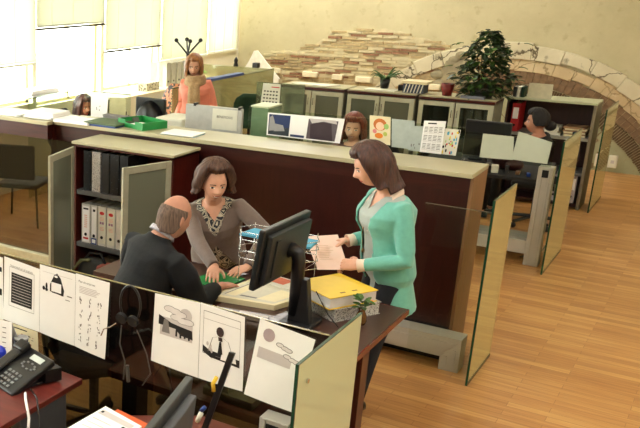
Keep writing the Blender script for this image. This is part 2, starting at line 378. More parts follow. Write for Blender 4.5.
# blinds
def blindmat(name, c, tr):
    m = bpy.data.materials.new(name); m.use_nodes = True; N = m.node_tree.nodes; L = m.node_tree.links; N.clear()
    out = N.new('ShaderNodeOutputMaterial'); d = N.new('ShaderNodeBsdfDiffuse'); t = N.new('ShaderNodeBsdfTranslucent'); mx = N.new('ShaderNodeMixShader')
    d.inputs[0].default_value = lin(c)+(1,); t.inputs[0].default_value = lin(c)+(1,); mx.inputs[0].default_value = tr
    L.new(d.outputs[0], mx.inputs[1]); L.new(t.outputs[0], mx.inputs[2]); L.new(mx.outputs[0], out.inputs[0]); return m
M_blind = blindmat('cream_blind_slat', (214, 216, 198), .034); M_blind2 = blindmat('pale_blind_slat', (230, 232, 216), .065)
M_rail = mat('dark_bottom_rail', (56, 48, 34), .5)
BL = [(0, .02, 1.45, M_blind2, 'pale slatted blind nearest the camera, lowered past the first bright window'), (1, 0, 1.83, M_blind, 'cream slatted blind raised highest, with dark bottom rail, over the tall glaring window'),
      (2, 0, 1.48, M_blind, 'cream slatted blind with dark bottom rail beside the grey ring binders'), (3, 0, 1.26, M_blind, 'cream slatted blind fully lowered behind the coat stand'),
      (4, 0, 1.28, M_blind2, 'bright pale blind fully lowered nearest the wall corner')]
for wi, off, zb, mm, lab in BL:
    y0, y1, sill = WIN[wi+2]; y0 -= .03; y1 += .03
    r = thing('window_blind', lab, 'blind', (XL+.03, (y0+y1)/2, zb), 0, None)
    s_ = MB(); z = zb+.03
    while z < 3.4:
        s_.quad([(XL+.035, y0, z+.027), (XL+.035, y1, z+.027), (XL+.024, y1, z), (XL+.024, y0, z)]); z += .024
    s_.build('slats', mm, r)
    MB().box((XL+.015, y0, zb), (XL+.045, y1, zb+.025)).build('bottom_rail', M_rail if wi in (1, 2) else mm, r)
    MB().box((XL+.0, y0, 3.39), (XL+.06, y1, 3.44)).build('head_rail', M_alu_l, r)
    c_ = MB()
    for q in (.2, .5, .8): c_.tube([(XL+.045, y0+(y1-y0)*q, zb), (XL+.045, y0+(y1-y0)*q, 3.4)], .003, n=5)
    c_.build('cord', M_offw, r)
for x, y, p in FILL_LAMPS:
    r = thing('ceiling_fill_panel', 'unseen ceiling panel added to brighten the room', 'ceiling light', (x, y, 4.32), 0, 'added ceiling fill lights')
    MB().box((x-.62, y-.32, 4.32), (x+.62, y+.32, 4.40)).build('housing', M_alu_l, r)

# ================================================================== COUNTER
r = thing('reception_counter', 'long dark mahogany counter with beige worktop and metal foot rail behind the three people', 'counter', (-3.3, 6.0, 0))
ZT = 1.29
MB().box((-4.60, 5.80, ZT-.03), (-1.28, 6.20, ZT)).build('worktop', M_lam, r, bevel=.004)
f_ = MB().box((-4.62, 5.86, .24), (-1.30, 5.89, ZT-.03)); f_.build('front_panel', M_mah_front, r)
MB().box((-4.62, 5.85, 1.16), (-1.30, 5.859, ZT-.031)).build('fascia', mahog('mahogany_fascia', (58, 18, 14), .35, (.4, 3, 3)), r)
MB().box((-1.30, 5.85, .0), (-1.28, 6.19, ZT-.03)).build('end_panel', M_oak, r)
MB().box((-4.6, 6.16, .1), (-1.31, 6.18, ZT-.03)).build('back_panel', M_mah, r)
# mitred base frame profile
def rail_profile(x0, x1, y0, y1, z0, z1, mb, mi=0):
    mb.box((x0, y0, z0), (x1, y1, z1), mi); mb.box((x0, y0-.008, z0+.02), (x1, y0, z1-.03), mi)
b_ = MB(); y0 = 5.70; b_.prism([(-4.0, y0, .09), (-1.30, y0, .09), (-1.18, y0, .23), (-4.0, y0, .23)], (0, .14, 0))
b_.prism([(-4.0, y0-.008, .11), (-1.31, y0-.008, .11), (-1.235, y0-.008, .195), (-4.0, y0-.008, .195)], (0, .01, 0))
b_.build('base_beam', M_alu_l, r)
b_ = MB(); b_.prism([(-1.30, y0, 0), (-1.18, y0, 0), (-1.18, y0, .228), (-1.30, y0, .088)], (0, .14, 0)); b_.box((-1.275, y0-.006, .01), (-1.255, y0+.001, .1)); b_.box((-1.225, y0-.006, .01), (-1.205, y0+.001, .15))
b_.build('foot', M_alu_l, r)
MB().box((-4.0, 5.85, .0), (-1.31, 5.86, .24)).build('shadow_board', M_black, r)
# left glazed section
r = thing('glazed_counter', 'left stretch of the counter, glass fronted below a mahogany band, with stacked papers on top', 'counter', (-5.7, 6.0, 0))
MB().box((-6.69, 5.72, ZT-.03), (-4.61, 6.17, ZT)).build('worktop', M_lam, r, bevel=.004)
MB().box((-6.68, 5.74, 1.14), (-4.62, 5.80, ZT-.031)).build('fascia', mahog('mahogany_fascia'), r)
MB().box((-6.68, 5.76, .11), (-4.14, 5.768, 1.14)).build('glass_pane', glassmat('tinted_glass', (.55, .50, .44), 1.5), r)
MB().box((-6.68, 5.72, .0), (-4.14, 5.80, .11)).build('base_rail', mat('beige_aluminium', (176, 168, 138), .45, .3), r, bevel=.006)
MB().box((-4.64, 5.81, .0), (-4.62, 6.15, ZT-.03)).build('end_panel', M_mah, r)

# ================================================================== LOW CABINET WITH OPEN DOORS
CX0, CX1, CY0, CY1, CZ = -4.10, -3.20, 5.42, 5.79, 1.235
r = thing('storage_cabinet', 'low mahogany cabinet with both framed glass doors open, holding ring binders', 'cabinet', ((CX0+CX1)/2, (CY0+CY1)/2, 0))
b_ = MB(); b_.box((CX0, CY0, 0), (CX0+.02, CY1, CZ-.02)).box((CX1-.02, CY0, 0), (CX1, CY1, CZ-.02)).box((CX0+.02, CY1-.012, .05), (CX1-.02, CY1, CZ-.02)).box((CX0+.02, CY0+.01, .03), (CX1-.02, CY1-.012, .06))
b_.box((CX0, CY0, CZ-.04), (CX1, CY1, CZ-.02))
b_.build('carcass', M_mah, r)
MB().box((CX0-.01, CY0-.02, CZ-.02), (CX1+.01, CY1, CZ)).build('top_panel', M_lam, r, bevel=.003)
for z in (.85, .42): MB().box((CX0+.021, CY0+.01, z-.035), (CX1-.021, CY1-.013, z)).build('shelf', M_greyp, r)
def door(parent, hinge, ang, wd, z0, z1, panem, framem, handle=True):
    """closed door runs from hinge along +X; rotated by ang about hinge"""
    M = Matrix.Translation(hinge)@Matrix.Rotation(ang, 4, 'Z'); t = .05
    b = MB().box((0, -.01, z0), (t, .01, z1)).box((wd-t, -.01, z0), (wd, .01, z1)).box((t, -.01, z0), (wd-t, .01, z0+t)).box((t, -.01, z1-t), (wd-t, .01, z1)).xf(M)
    d = b.build('door', framem, parent, bevel=.002)
    MB().box((t, -.004, z0+t), (wd-t, .004, z1-t)).xf(M).build('glass_pane', panem, d)
    if handle: MB().tube([(wd-.02, .012, (z0+z1)/2-.05), (wd-.02, .03, (z0+z1)/2-.05), (wd-.02, .03, (z0+z1)/2+.05), (wd-.02, .012, (z0+z1)/2+.05)], .005).xf(M).build('handle', M_chrome, d)
    return d
M_dframe = mat('door_frame_beige', (160, 158, 138), .45, .1)
door(r, (CX0+.01, CY0-.02, 0), math.radians(-78), .42, .06, CZ-.04, M_frost, M_dframe, False)
door(r, (CX1-.01, CY0-.02, 0), math.radians(180+72), .44, .06, CZ-.04, M_frost, M_dframe)

# binders
def binder(label, loc, wd, h, d, cover, rz=0, marks='plain', group=None, ring=True):
    r = thing('ring_binder', label, 'binder', loc, rz, group)
    b = MB().box((-wd/2, 0, 0), (-wd/2+.003, d, h)).box((wd/2-.003, 0, 0), (wd/2, d, h)).box((-wd/2, -.003, 0), (wd/2, 0, h)); b.build('cover', cover, r, local=True)
    MB().box((-wd/2+.004, .015, .006), (wd/2-.004, d-.006, h-.015)).build('paper_block', M_offw, r, local=True)
    y = -.0042
    if marks == 'red':
        l_ = MB().box((-wd*.42, y, .02), (wd*.42, -.003, h*.94)); y2 = y-.0008
        pts = [(wd*.3*math.cos(a), y2, h*.84+.014*math.sin(a)) for a in [2*PI*k/14 for k in range(14)]]; l_.quad(pts, 1)
        for k in range(3): l_.box((-wd*.26, y2, h*(.72-.035*k)), (wd*.26, y, h*(.735-.035*k)), 2)
        l_.box((-wd*.28, y2, h*.56), (-wd*.05, y, h*.62), 3); l_.box((wd*.02, y2, h*.56), (wd*.25, y, h*.62), 3)
        for k in range(3): l_.box((-wd*.26, y2, h*(.47-.035*k)), (wd*.26, y, h*(.485-.035*k)), 2)
        l_.build('spine_label', [M_offw, M_redink, mat('salmon_ink', (222, 170, 150), .8), mat('violet_ink', (150, 110, 140), .8)], r, local=True)
    elif marks == 'text':
        l_ = MB().box((-wd*.4, y, .01), (wd*.4, -.003, h*.95)); y2 = y-.0008
        l_.box((-wd*.3, y2, h*.86), (wd*.3, y, h*.90), 1); l_.box((-wd*.3, y2, .03), (wd*.3, y, .045), 2)
        for k in range(7): l_.box((-wd*.18, y2, h*(.4+.05*k)), (wd*.16, y, h*(.42+.05*k)), 3)
        l_.build('spine_label', [M_white, M_ink, M_redink, mat('salmon_ink', (222, 170, 150), .8)], r, local=True)
    elif marks == 'bluefoot':
        l_ = MB().box((-wd*.36, y, .06), (wd*.36, -.003, h*.96)); y2 = y-.0008
        l_.box((-wd*.2, y2, h*.84), (wd*.2, y, h*.9), 1); l_.box((-wd*.45, y, .0), (wd*.45, -.003, .05), 2); l_.box((-wd*.3, y2, .01), (wd*.3, y-.0003, .04), 0)
        l_.build('spine_label', [M_white, M_ink, M_blue], r, local=True)
    elif marks == 'white': MB().box((-wd*.35, y, h*.45), (wd*.35, -.003, h*.85)).build('spine_label', M_white, r, local=True)
    if ring:
        pts = [(.010*math.cos(2*PI*k/10), -.006, h*.22+.010*math.sin(2*PI*k/10)) for k in range(11)]
        MB().tube(pts, .0035, n=5, caps=False).quad([(p[0], -.0050, p[2]) for p in pts[:-1]]).build('finger_ring', M_ink, r, local=True)
    return r
x = CX0+.075
M_g0 = mat('charcoal_board', (44, 44, 44), .7, var=.15)
up = [(.068, M_speck_b, 'black marbled ring binder leftmost on the upper cabinet shelf'), (.078, M_speck_w, 'light grey marbled ring binder on the upper cabinet shelf'), (.07, M_g0, 'plain charcoal ring binder right of the light grey marbled one'),
      (.078, M_speck_b, 'black marbled ring binder right of the plain charcoal one'), (.07, speckle('black_marbled_board2', (14, 15, 18), (100, 110, 112), 160, .93), 'black marbled ring binder rightmost on the upper shelf, by the open door')]
for wd, mt, lab in up:
    binder(lab, (x+wd/2, CY0+.03, .851), wd, .315, .27, mt, 0, 'none', 'dark binders on the upper cabinet shelf', ring=False); x += wd+.012
x = CX0+.06
for wd, mk, lab in ((.082, 'text', 'white ring binder leftmost on the lower shelf, red bar at its foot'), (.056, 'bluefoot', 'narrow white ring binder with a blue foot label on the lower shelf'),
                    (.074, 'red', 'white ring binder with red oval and salmon lines, left of its twin'), (.074, 'red', 'white ring binder with red oval and salmon lines, right of its twin'), (.06, 'none', 'white ring binder half hidden behind the open right door')):
    binder(lab, (x+wd/2, CY0+.03, .421), wd, .318, .27, mat('white_board', (206, 204, 196), .6), 0, mk, 'white binders on the lower cabinet shelf'); x += wd+.011
# crumpled plastic on the top shelf, right
b_ = MB()
for i in range(7): b_.ell((-3.42+random.uniform(-.07, .07), 5.55+random.uniform(-.05, .05), .87+random.uniform(0, .05)+.0), (.06, .05, .02+.015*random.random()))
o = b_.build('crumpled_bag', mat('pale_pink_plastic', (206, 188, 190), .4), smooth=True); 
o.location.z = .0
tag(o, 'crumpled pale plastic bag on the upper cabinet shelf behind the door', 'bag')
for v in o.data.vertices: v.co.z = max(v.co.z, .852)
# bag and box below shelf
r = thing('shoulder_bag', 'dark shoulder bag with olive piping in the bottom of the open cabinet', 'bag', (-3.86, 5.2, .12))
sh = []
b_ = MB().loft([((-3.84, 5.30, .001), (.12, 0, 0), (0, .055, 0)), ((-3.84, 5.30, .18), (.14, 0, 0), (0, .06, 0)), ((-3.82, 5.31, .32), (.12, 0, 0), (0, .05, 0)), ((-3.80, 5.31, .36), (.08, 0, 0), (0, .025, 0))])
b_.build('bag_body', mat('dark_bag_fabric', (38, 40, 38), .8), r, smooth=True)
pt = [(-3.97+.0*k, 5.24, .02+.0*k) for k in range(1)]
MB().tube([(-3.96, 5.23, .02), (-3.975, 5.225, .15), (-3.95, 5.225, .27), (-3.88, 5.225, .355), (-3.80, 5.23, .37)], .012).build('piping', mat('olive_trim', (96, 100, 66), .7), r, smooth=True)
MB().tube([(-3.9, 5.30, .34), (-3.85, 5.30, .40), (-3.75, 5.3, .41), (-3.70, 5.3, .34)], .010).build('strap', M_black, r, smooth=True)
b_ = MB().box((-3.74, 5.22, .002), (-3.44, 5.36, .34)); o = b_.build('storage_box', mat('reddish_brown_card', (126, 58, 48), .7, var=.1), bevel=.02)
tag(o, 'reddish brown box standing beside the dark bag under the white binders', 'box')

# ================================================================== COUNTER TOP ITEMS
def stack(name, label, cat, x0, y0, x1, y1, z, h, m, rz=0, n=3, group=None, wob=.01, ms=None):
    b = MB(); hh = h/n
    for i in range(n):
        dx, dy = random.uniform(-wob, wob), random.uniform(-wob, wob)
        b.box((x0+dx, y0+dy, z+i*hh), (x1+dx, y1+dy, z+(i+1)*hh-.0005), i % (len(ms) if ms else 1), rz=rz+random.uniform(-.06, .06)*(wob > .004))
    o = b.build(name, ms or m); tag(o, label, cat, group); return o
stack('paper_stack', 'flat pile of white papers farthest left on the counter', 'papers', -5.35, 5.78, -4.98, 6.05, ZT, .02, M_white, n=3)
stack('paper_stack', 'tall ruffled pile of printed papers left of the flatter sheets', 'papers', -4.92, 5.80, -4.62, 6.05, ZT, .055, M_white, n=7, wob=.02)
stack('paper_stack', 'flatter pile of papers on the counter beside the ruffled pile', 'papers', -4.60, 5.78, -4.24, 6.0, ZT, .022, M_white, n=3)
b_ = MB().box((-4.30, 5.80, ZT), (-3.98, 6.05, ZT+.014)); b_.box((-4.29, 5.80, ZT+.015), (-3.97, 6.06, ZT+.028), 1)
tag(b_.build('folder_pile', [M_blue, mat('folder_green', (70, 92, 60), .6)]), 'dark green and blue folders lying left of the green tray', 'folders')
stack('folded_papers', 'grey paper pile lying behind the green tray', 'papers', -4.30, 6.09, -3.98, 6.16, ZT, .05, M_inkg, n=4, wob=.003)
def tray(label, c, w_, d_, h_, rz, m):
    r = thing('letter_tray', label, 'tray', c, rz)
    b = MB().box((-w_/2, -d_/2, 0), (w_/2, d_/2, .006)); t = .005
    b.box((-w_/2, -d_/2, .006), (-w_/2+t, d_/2, h_)).box((w_/2-t, -d_/2, .006), (w_/2, d_/2, h_)).box((-w_/2+t, d_/2-t, .006), (w_/2-t, d_/2, h_)).box((-w_/2+t, -d_/2, .006), (-w_/2*.4, -d_/2+t, h_)).box((w_/2*.4, -d_/2, .006), (w_/2-t, -d_/2+t, h_)).box((-w_/2*.4, -d_/2, .006), (w_/2*.4, -d_/2+t, h_*.6))
    b.build('tray_body', m, r, local=True); return r
tray('bright green letter tray on the counter', (-3.86, 6.02, ZT), .33, .25, .06, -.35, M_green)
stack('document', 'white papers lying inside the green letter tray', 'papers', -3.96, 5.94, -3.76, 6.08, ZT+.007, .012, M_white, rz=-.3, n=2, wob=.002)
stack('document', 'thin papers on a blue folder lying in front of the grey sign board', 'papers', -3.56, 5.83, -3.28, 6.02, ZT, .014, M_white, n=3, ms=[M_lblue, M_white, M_white])
o = MB().box((-3.33, 5.72, CZ+.0), (-3.27, 5.735, CZ+.012)).build('cabinet_latch', M_white); bpy.data.objects.remove(o)
# grey screen with sign
r = thing('sign_board', 'pale grey panel with a white notice, standing behind the counter top', 'sign', (-3.5, 6.6, .74))
MB().box((-3.80, 6.60, .752), (-3.27, 6.63, 1.415)).build('panel', mat('pale_grey_panel', (176, 176, 170), .5), r, bevel=.004)
nt = MB().box((-3.54, 6.596, 1.23), (-3.31, 6.599, 1.40)); nt.build('notice', M_offw, r)
V, F = text_mesh('BENEFICIOS', .028); MB().add([(v.x-3.425, 6.5945, v.y+1.335) for v in V], F).build('lettering', M_ink, r)
for x in (-3.72, -3.305): MB().box((x, 6.59, 1.405), (x+.02, 6.64, 1.43)).build('clip', M_blackp, r)
# glass screen behind the counter with papers
r = thing('glass_screen', 'clear glass screen behind the counter, carrying photos, drawings and calendar', 'screen', (-2.3, 6.4, .75))
MB().box((-3.12, 6.40, .76), (-1.50, 6.408, 1.475)).build('glass_pane', M_glass, r)
MB().box((-3.12, 6.385, .752), (-1.50, 6.423, .79)).build('bottom_rail', M_alu, r)

class Sheet:
    def __init__(s, TL, TR, BR, BL, bulge=.0, curl=.0, n=None, nu=8, nv=10):
        s.c = [Vector(p) for p in (TL, TR, BR, BL)]; s.n = n or (s.c[1]-s.c[0]).cross(s.c[3]-s.c[0]).normalized()*-1; s.bulge = bulge; s.curl = curl
        s.nu, s.nv = nu, nv; s.k = 0; s.mb = MB(); n_ = s.n
        vs = [s.P(u/nu, v/nv) for v in range(nv+1) for u in range(nu+1)]
        s.mb.add(vs, [(v*(nu+1)+u, (v+1)*(nu+1)+u, (v+1)*(nu+1)+u+1, v*(nu+1)+u+1) for v in range(nv) for u in range(nu)])
        bk = [p-n_*.0012 for p in vs]
        s.mb.add(bk, [(v*(nu+1)+u, v*(nu+1)+u+1, (v+1)*(nu+1)+u+1, (v+1)*(nu+1)+u) for v in range(nv) for u in range(nu)])
    def P(s, u, v, off=0):
        a = s.c[0].lerp(s.c[1], u); b = s.c[3].lerp(s.c[2], u); p = a.lerp(b, v)
        return p+s.n*(s.bulge*math.sin(PI*u)*v+s.curl*v*v+off)
    def poly(s, uv, mi=1, off=.0012): s.k += 1; s.mb.quad([s.P(u, v, off+s.k*.000015) for u, v in uv], mi); return s
    def rect(s, u0, v0, u1, v1, mi=1, off=.0012):
        k = 4
        ku = 4 if u1-u0 > .2 else 1; kv = 4 if v1-v0 > .15 else 1
        for i in range(ku):
            a, b_ = u0+(u1-u0)*i/ku, u0+(u1-u0)*(i+1)/ku
            for j in range(kv): c, d = v0+(v1-v0)*j/kv, v0+(v1-v0)*(j+1)/kv; s.mb.quad([s.P(u, v, off+s.k*.000015) for u, v in ((a, c), (a, d), (b_, d), (b_, c))], mi)
        s.k += 1; return s
    def disc(s, cu, cv, ru, rv, mi=1, off=.0012, n=14): return s.poly([(cu+ru*math.cos(2*PI*k/n), cv-rv*math.sin(2*PI*k/n)) for k in range(n)][::1], mi, off)
    def frame(s, u0, v0, u1, v1, t=.01, mi=1):
        s.rect(u0, v0, u1, v0+t, mi); s.rect(u0, v1-t, u1, v1, mi); s.rect(u0, v0, u0+t, v1, mi); s.rect(u1-t, v0, u1, v1, mi); return s
    def lines(s, u0, v0, u1, v1, n, t=.35, mi=1, ragged=.2):
        for i in range(n):
            v = v0+(v1-v0)*i/n; s.rect(u0, v, u1-(u1-u0)*ragged*random.random(), v+(v1-v0)/n*t, mi)
        return s
    def squig(s, u0, v0, u1, v1, n, mi=1, sz=.02):
        for i in range(n): u, v = random.uniform(u0, u1), random.uniform(v0, v1); s.disc(u, v, sz*random.uniform(.3, 1), sz*random.uniform(.3, 1), mi, n=7)
        return s
    def text(s, t, cu, cv, size, mi=1):
        V, F = text_mesh(t, size); W = (s.c[1]-s.c[0]).length; H = (s.c[3]-s.c[0]).length
        s.mb.add([s.P(cu+v.x/W, cv-v.y/H, .0014) for v in V], F, mi); return s
    def done(s, name, label, cat, mats, parent=None, group=None):
        o = s.mb.build(name, mats, parent, smooth=False)
        if parent is None: tag(o, label, cat, group)
        return o
INKS = [M_white, M_ink, M_inkg, M_inkl]
yq = 6.396
s = Sheet((-2.95, yq, 1.445), (-2.34, yq, 1.455), (-2.36, yq, 1.27), (-2.95, yq, 1.27), n=Vector((0, -1, 0)))
s.rect(.02, .06, .31, .6, 1).rect(.02, .6, .31, .95, 2); s.poly([(.03, .2), (.07, .1), (.1, .35), (.13, .75), (.03, .8)], 3); s.poly([(.1, .45), (.22, .5), (.25, .75), (.1, .8)], 3)
s.rect(.33, .85, .52, .95, 1).rect(.55, .12, .93, .95, 4).poly([(.58, .35), (.7, .2), (.85, .25), (.9, .95), (.6, .95)], 5).poly([(.56, .1), (.9, .1), (.92, .25), (.75, .18), (.6, .3)], 6)
s.done('photo_board', 'white board with a blue photograph and a grey photograph on the glass screen', 'board', [M_white, mat('photo_blue', (28, 50, 96), .4), mat('photo_dark', (44, 52, 60), .4), mat('photo_stone', (150, 150, 150), .4), mat('photo_grey', (92, 84, 90), .4), mat('photo_shadow', (58, 46, 54), .4), M_inkl])
MB().box((-2.73, 6.24, ZT+.0), (-2.26, 6.28, ZT+.0401)).build('desk_ledge', mat('grey_ledge', (170, 172, 168), .4)); o = bpy.data.objects['desk_ledge']; o.location.z = 0; bpy.data.objects.remove(o)
s = Sheet((-2.16, yq, 1.50), (-2.01, yq, 1.50), (-1.99, yq, 1.30), (-2.14, yq, 1.30), n=Vector((0, -1, 0)))
s.disc(.5, .3, .32, .22, 2).disc(.5, .36, .2, .15, 1).disc(.45, .7, .2, .1, 3).disc(.8, .35, .12, .1, 4).disc(.25, .55, .1, .08, 5).disc(.75, .62, .1, .08, 6)
s.done('child_drawing', "child's drawing of a red haired face next to the smiling woman behind the counter", 'drawing', [M_creampaper, mat('drawn_skin', (240, 200, 170), .8), mat('drawn_orange', (196, 110, 50), .8), mat('drawn_amber', (224, 130, 40), .8), mat('drawn_green', (150, 190, 110), .8), mat('drawn_pink', (220, 130, 130), .8), mat('drawn_lime', (180, 190, 90), .8)])
M_bluegrey = mat('bluish_paper', (168, 178, 172), .7)
s = Sheet((-2.0, yq, 1.49), (-1.84, yq, 1.49), (-1.82, yq, 1.29), (-1.98, yq, 1.29), n=Vector((0, -1, 0))); s.done('blank_sheet', 'blank bluish sheet right of the child drawing', 'paper', [M_bluegrey])
s = Sheet((-1.86, yq-.004, 1.455), (-1.76, yq-.004, 1.46), (-1.74, yq-.004, 1.28), (-1.86, yq-.004, 1.28), n=Vector((0, -1, 0))); s.squig(.1, .6, .9, .9, 8, 1, .06); s.done('blank_sheet', 'bluish sheet with small dark figures left of the calendar page', 'paper', [M_bluegrey, M_inkg])
s = Sheet((-1.775, yq-.008, 1.50), (-1.63, yq-.008, 1.51), (-1.635, yq-.008, 1.28), (-1.78, yq-.008, 1.28), n=Vector((0, -1, 0)))
s.rect(.2, .06, .6, .1, 1)
for i in range(4):
    for j in range(3): s.frame(.08+.22*i, .18+.26*j, .26+.22*i, .4+.26*j, .012, 3).lines(.09+.22*i, .2+.26*j, .25+.22*i, .38+.26*j, 4, .4, 2)
s.done('wall_calendar', 'white calendar page with rows of months hanging on the glass screen', 'calendar', INKS)
s = Sheet((-1.63, yq, 1.46), (-1.53, yq, 1.46), (-1.54, yq, 1.28), (-1.64, yq, 1.28), n=Vector((0, -1, 0)))
for i in range(26): s.squig(.08, .08, .92, .92, 1, 1+i % 5, .09)
s.done('child_drawing', 'colourful scribbled drawing right of the calendar page', 'drawing', [M_offw, mat('drawn_yellow', (220, 190, 60), .8), mat('drawn_green', (150, 190, 110), .8), M_ink, M_redink, M_lblue])
# wooden rod figurine and tall stationery left of photo board
r = thing('desk_tower', 'pale green box standing left of the photo board', 'box', (-3.14, 7.0, .76)); 
MB().box((-3.36, 6.95, .752), (-3.2, 7.2, 1.385)).build('box_body', mat('pale_green_box', (120, 146, 118), .5), r, bevel=.01)
MB().box((-3.365, 6.945, 1.386), (-3.195, 7.205, 1.40)).build('lid', mat('pale_green_lid', (196, 206, 176), .5), r)

# ================================================================== NEAR PARTITION
ZP = 1.19
r = thing('glass_partition', 'near glass desk partition draped with printed sheets', 'partition', (-2.3, 3.03, 0))
MB().box((-4.3, 3.03, .10), (-1.085, 3.038, ZP)).build('glass_pane', M_glass_n, r)
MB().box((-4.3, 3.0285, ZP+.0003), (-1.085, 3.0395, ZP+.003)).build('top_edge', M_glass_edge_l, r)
r = thing('end_glass_panel', 'greenish glass end panel closing the near desk row', 'partition', (-1.075, 3.02, 0))
MB().box((-1.080, 2.72, .02), (-1.070, 3.33, ZP)).build('glass_pane', M_glass_end, r)
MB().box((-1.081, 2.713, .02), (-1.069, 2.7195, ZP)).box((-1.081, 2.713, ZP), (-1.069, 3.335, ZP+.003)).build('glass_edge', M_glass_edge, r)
pb = MB()
for z in (1.10,): pb.tube([(-1.068, 2.80, z), (-1.062, 2.80, z)], .009, n=10)
pb.build('fixing', M_chrome, r)
def post(label, x, y, h, w_=.11, d_=.08, group=None):
    r = thing('metal_post', label, 'post', (x, y, 0), 0, group)
    MB().box((x-w_/2, y-d_/2, 0), (x+w_/2, y+d_/2, h)).box((x-w_/2+.012, y-d_/2-.006, 0), (x-w_/2+.028, y-d_/2, h)).box((x+w_/2-.028, y-d_/2-.006, 0), (x+w_/2-.012, y-d_/2, h)).build('profile', M_alu_l, r, bevel=.004)
    MB().box((x-.028, y-d_/2-.0075, h-.075), (x+.022, y-d_/2-.0002, h-.02)).build('socket', M_black, r); return r
post('grey metal post with a square black socket under the hanging sun drawing', -1.24, 2.98, .82, .12, .08)
# hanging sheets
def HS(x0, x1, z0a, z0b, z1a, z1b, dx0=0, dx1=0, y=3.022, bulge=.003, curl=.004):
    return Sheet((x0, y, z0a), (x1, y, z0b), (x1+dx1, y-.004, z1b), (x0+dx0, y-.004, z1a), bulge, curl, n=Vector((0, -1, 0)))
G = 'printed sheets hung over the near glass partition'
s = HS(-2.93, -2.715, 1.185, 1.175, .84, .84); s.rect(.8, .15, .97, .22, 1).rect(.85, .48, .97, .58, 1).done('hanging_sheet', 'printed sheet cut off at the left edge of the photo', 'paper', INKS, group=G)
s = HS(-2.705, -2.485, 1.185, 1.165, .86, .85, -.01, 0); s.frame(.16, .12, .86, .74, .006, 2)
s.text('Seguridad en el trabajo', .5, .10, .015, 2)
s.rect(.22, .2, .8, .68, 1)
for i in range(10): s.rect(.25, .23+.045*i, .77, .237+.045*i, 3, .0018)
s.done('hanging_sheet', 'sheet printed with a black box of pale text lines', 'paper', INKS, group=G)
s = HS(-2.483, -2.275, 1.19, 1.185, .85, .835, 0, 0); s.poly([(.3, .24), (.42, .09), (.5, .06), (.6, .12), (.7, .28), (.68, .36), (.3, .34)], 1).rect(.34, .2, .62, .33, 0, .0018).lines(.37, .22, .6, .32, 4, .4, 2).rect(.36, .33, .64, .35, 1)
s.disc(.12, .32, .04, .03, 1).disc(.2, .33, .04, .025, 1).disc(.2, .28, .03, .05, 1).rect(.78, .33, .92, .345, 2).rect(.74, .39, .86, .4, 2).rect(.08, .08, .92, .085, 3)
s.disc(.47, .11, .05, .015, 0, .0018)
s.done('hanging_sheet', 'sheet with a black hooded cartoon figure holding a notice', 'paper', INKS, group=G)
s = HS(-2.273, -2.085, 1.19, 1.185, .835, .815, 0, -.015); s.text('Plan de empresa', .34, .09, .014, 1).lines(.12, .15, .75, .25, 5, .45, 3)
for i in range(3):
    for j in range(4): s.squig(.14+.28*i, .28+.17*j, .24+.28*i, .40+.17*j, 7, 2, .022)
s.done('hanging_sheet', 'sheet with a grid of small pencil sketches, right of the hooded figure', 'paper', INKS, group=G)
s = HS(-1.85, -1.632, 1.19, 1.197, .88, .865, -.005, .01); s.rect(.16, .3, .86, .56, 3)
s.poly([(.12, .28), (.4, .36), (.6, .38), (.85, .4), (.87, .52), (.6, .5), (.5, .43), (.12, .42)], 1, .0016).poly([(.24, .33), (.33, .33), (.38, .52), (.2, .52)], 2, .002)
for k in range(4): s.rect(.5+.09*k, .44, .54+.09*k, .53+.01*(k % 2), 1, .0016)
for cu, cv in ((.35, .17), (.48, .19), (.6, .22), (.5, .27), (.65, .3), (.76, .3)): s.disc(cu, cv, .13, .045, 2, .0018).disc(cu, cv, .12, .038, 4, .0022)
s.disc(.7, .22, .14, .1, 3, .0014)
s.done('hanging_sheet', 'sheet with a drawing of clouds over a dark skyline and grey gravestone', 'paper', INKS+[mat('cloud_paper', (220, 216, 214), .8)], group=G)
s = HS(-1.63, -1.43, 1.20, 1.185, .865, .865, .01, .015); s.frame(.08, .08, .92, .64, .007, 2).rect(.08, .18, .92, .184, 2)
s.poly([(.08, .53), (.3, .6), (.3, .68), (.08, .62)], 1).poly([(.3, .58), (.92, .6), (.92, .70), (.3, .67)], 1, .0014).poly([(.62, .5), (.8, .5), (.85, .66), (.5, .66), (.52, .58)], 0, .002)
s.disc(.47, .3, .085, .065, 5, .002).poly([(.43, .37), (.52, .37), (.53, .42), (.44, .42)], 5, .0016).poly([(.46, .43), (.5, .42), (.54, .58), (.48, .62), (.43, .58)], 1, .002)
for a, b, c, d in ((.3, .4, .2, .6), (.65, .4, .78, .6), (.3, .4, .42, .37), (.53, .37, .65, .4)): s.poly([(a, b), (a+.012, b), (c+.012, d), (c, d)], 2, .0018)
s.squig(.16, .45, .3, .6, 8, 3, .03)
s.done('hanging_sheet', 'sheet with a drawing of a faceless man in white shirt and dark tie', 'paper', INKS+[M_inkg, mat('dark_face_ink', (60, 44, 44), .8)], group=G)
s = HS(-1.365, -1.135, 1.195, 1.165, .865, .85, -.035, -.055, curl=.02); s.disc(.22, .16, .11, .085, 2, .0016).rect(.08, .34, .72, .48, 3)
for cu, cv in ((.45, .23), (.55, .25), (.62, .26), (.62, .34), (.72, .36), (.8, .37)): s.disc(cu, cv, .075, .03, 1, .0018).disc(cu, cv, .062, .022, 4, .0022)
s.done('hanging_sheet', 'sheet with a grey sun and small clouds nearest the glass end panel', 'paper', [M_white, M_inkg, mat('sun_grey', (176, 160, 162), .8), M_inkl, mat('cloud_paper', (220, 216, 214), .8)], group=G)
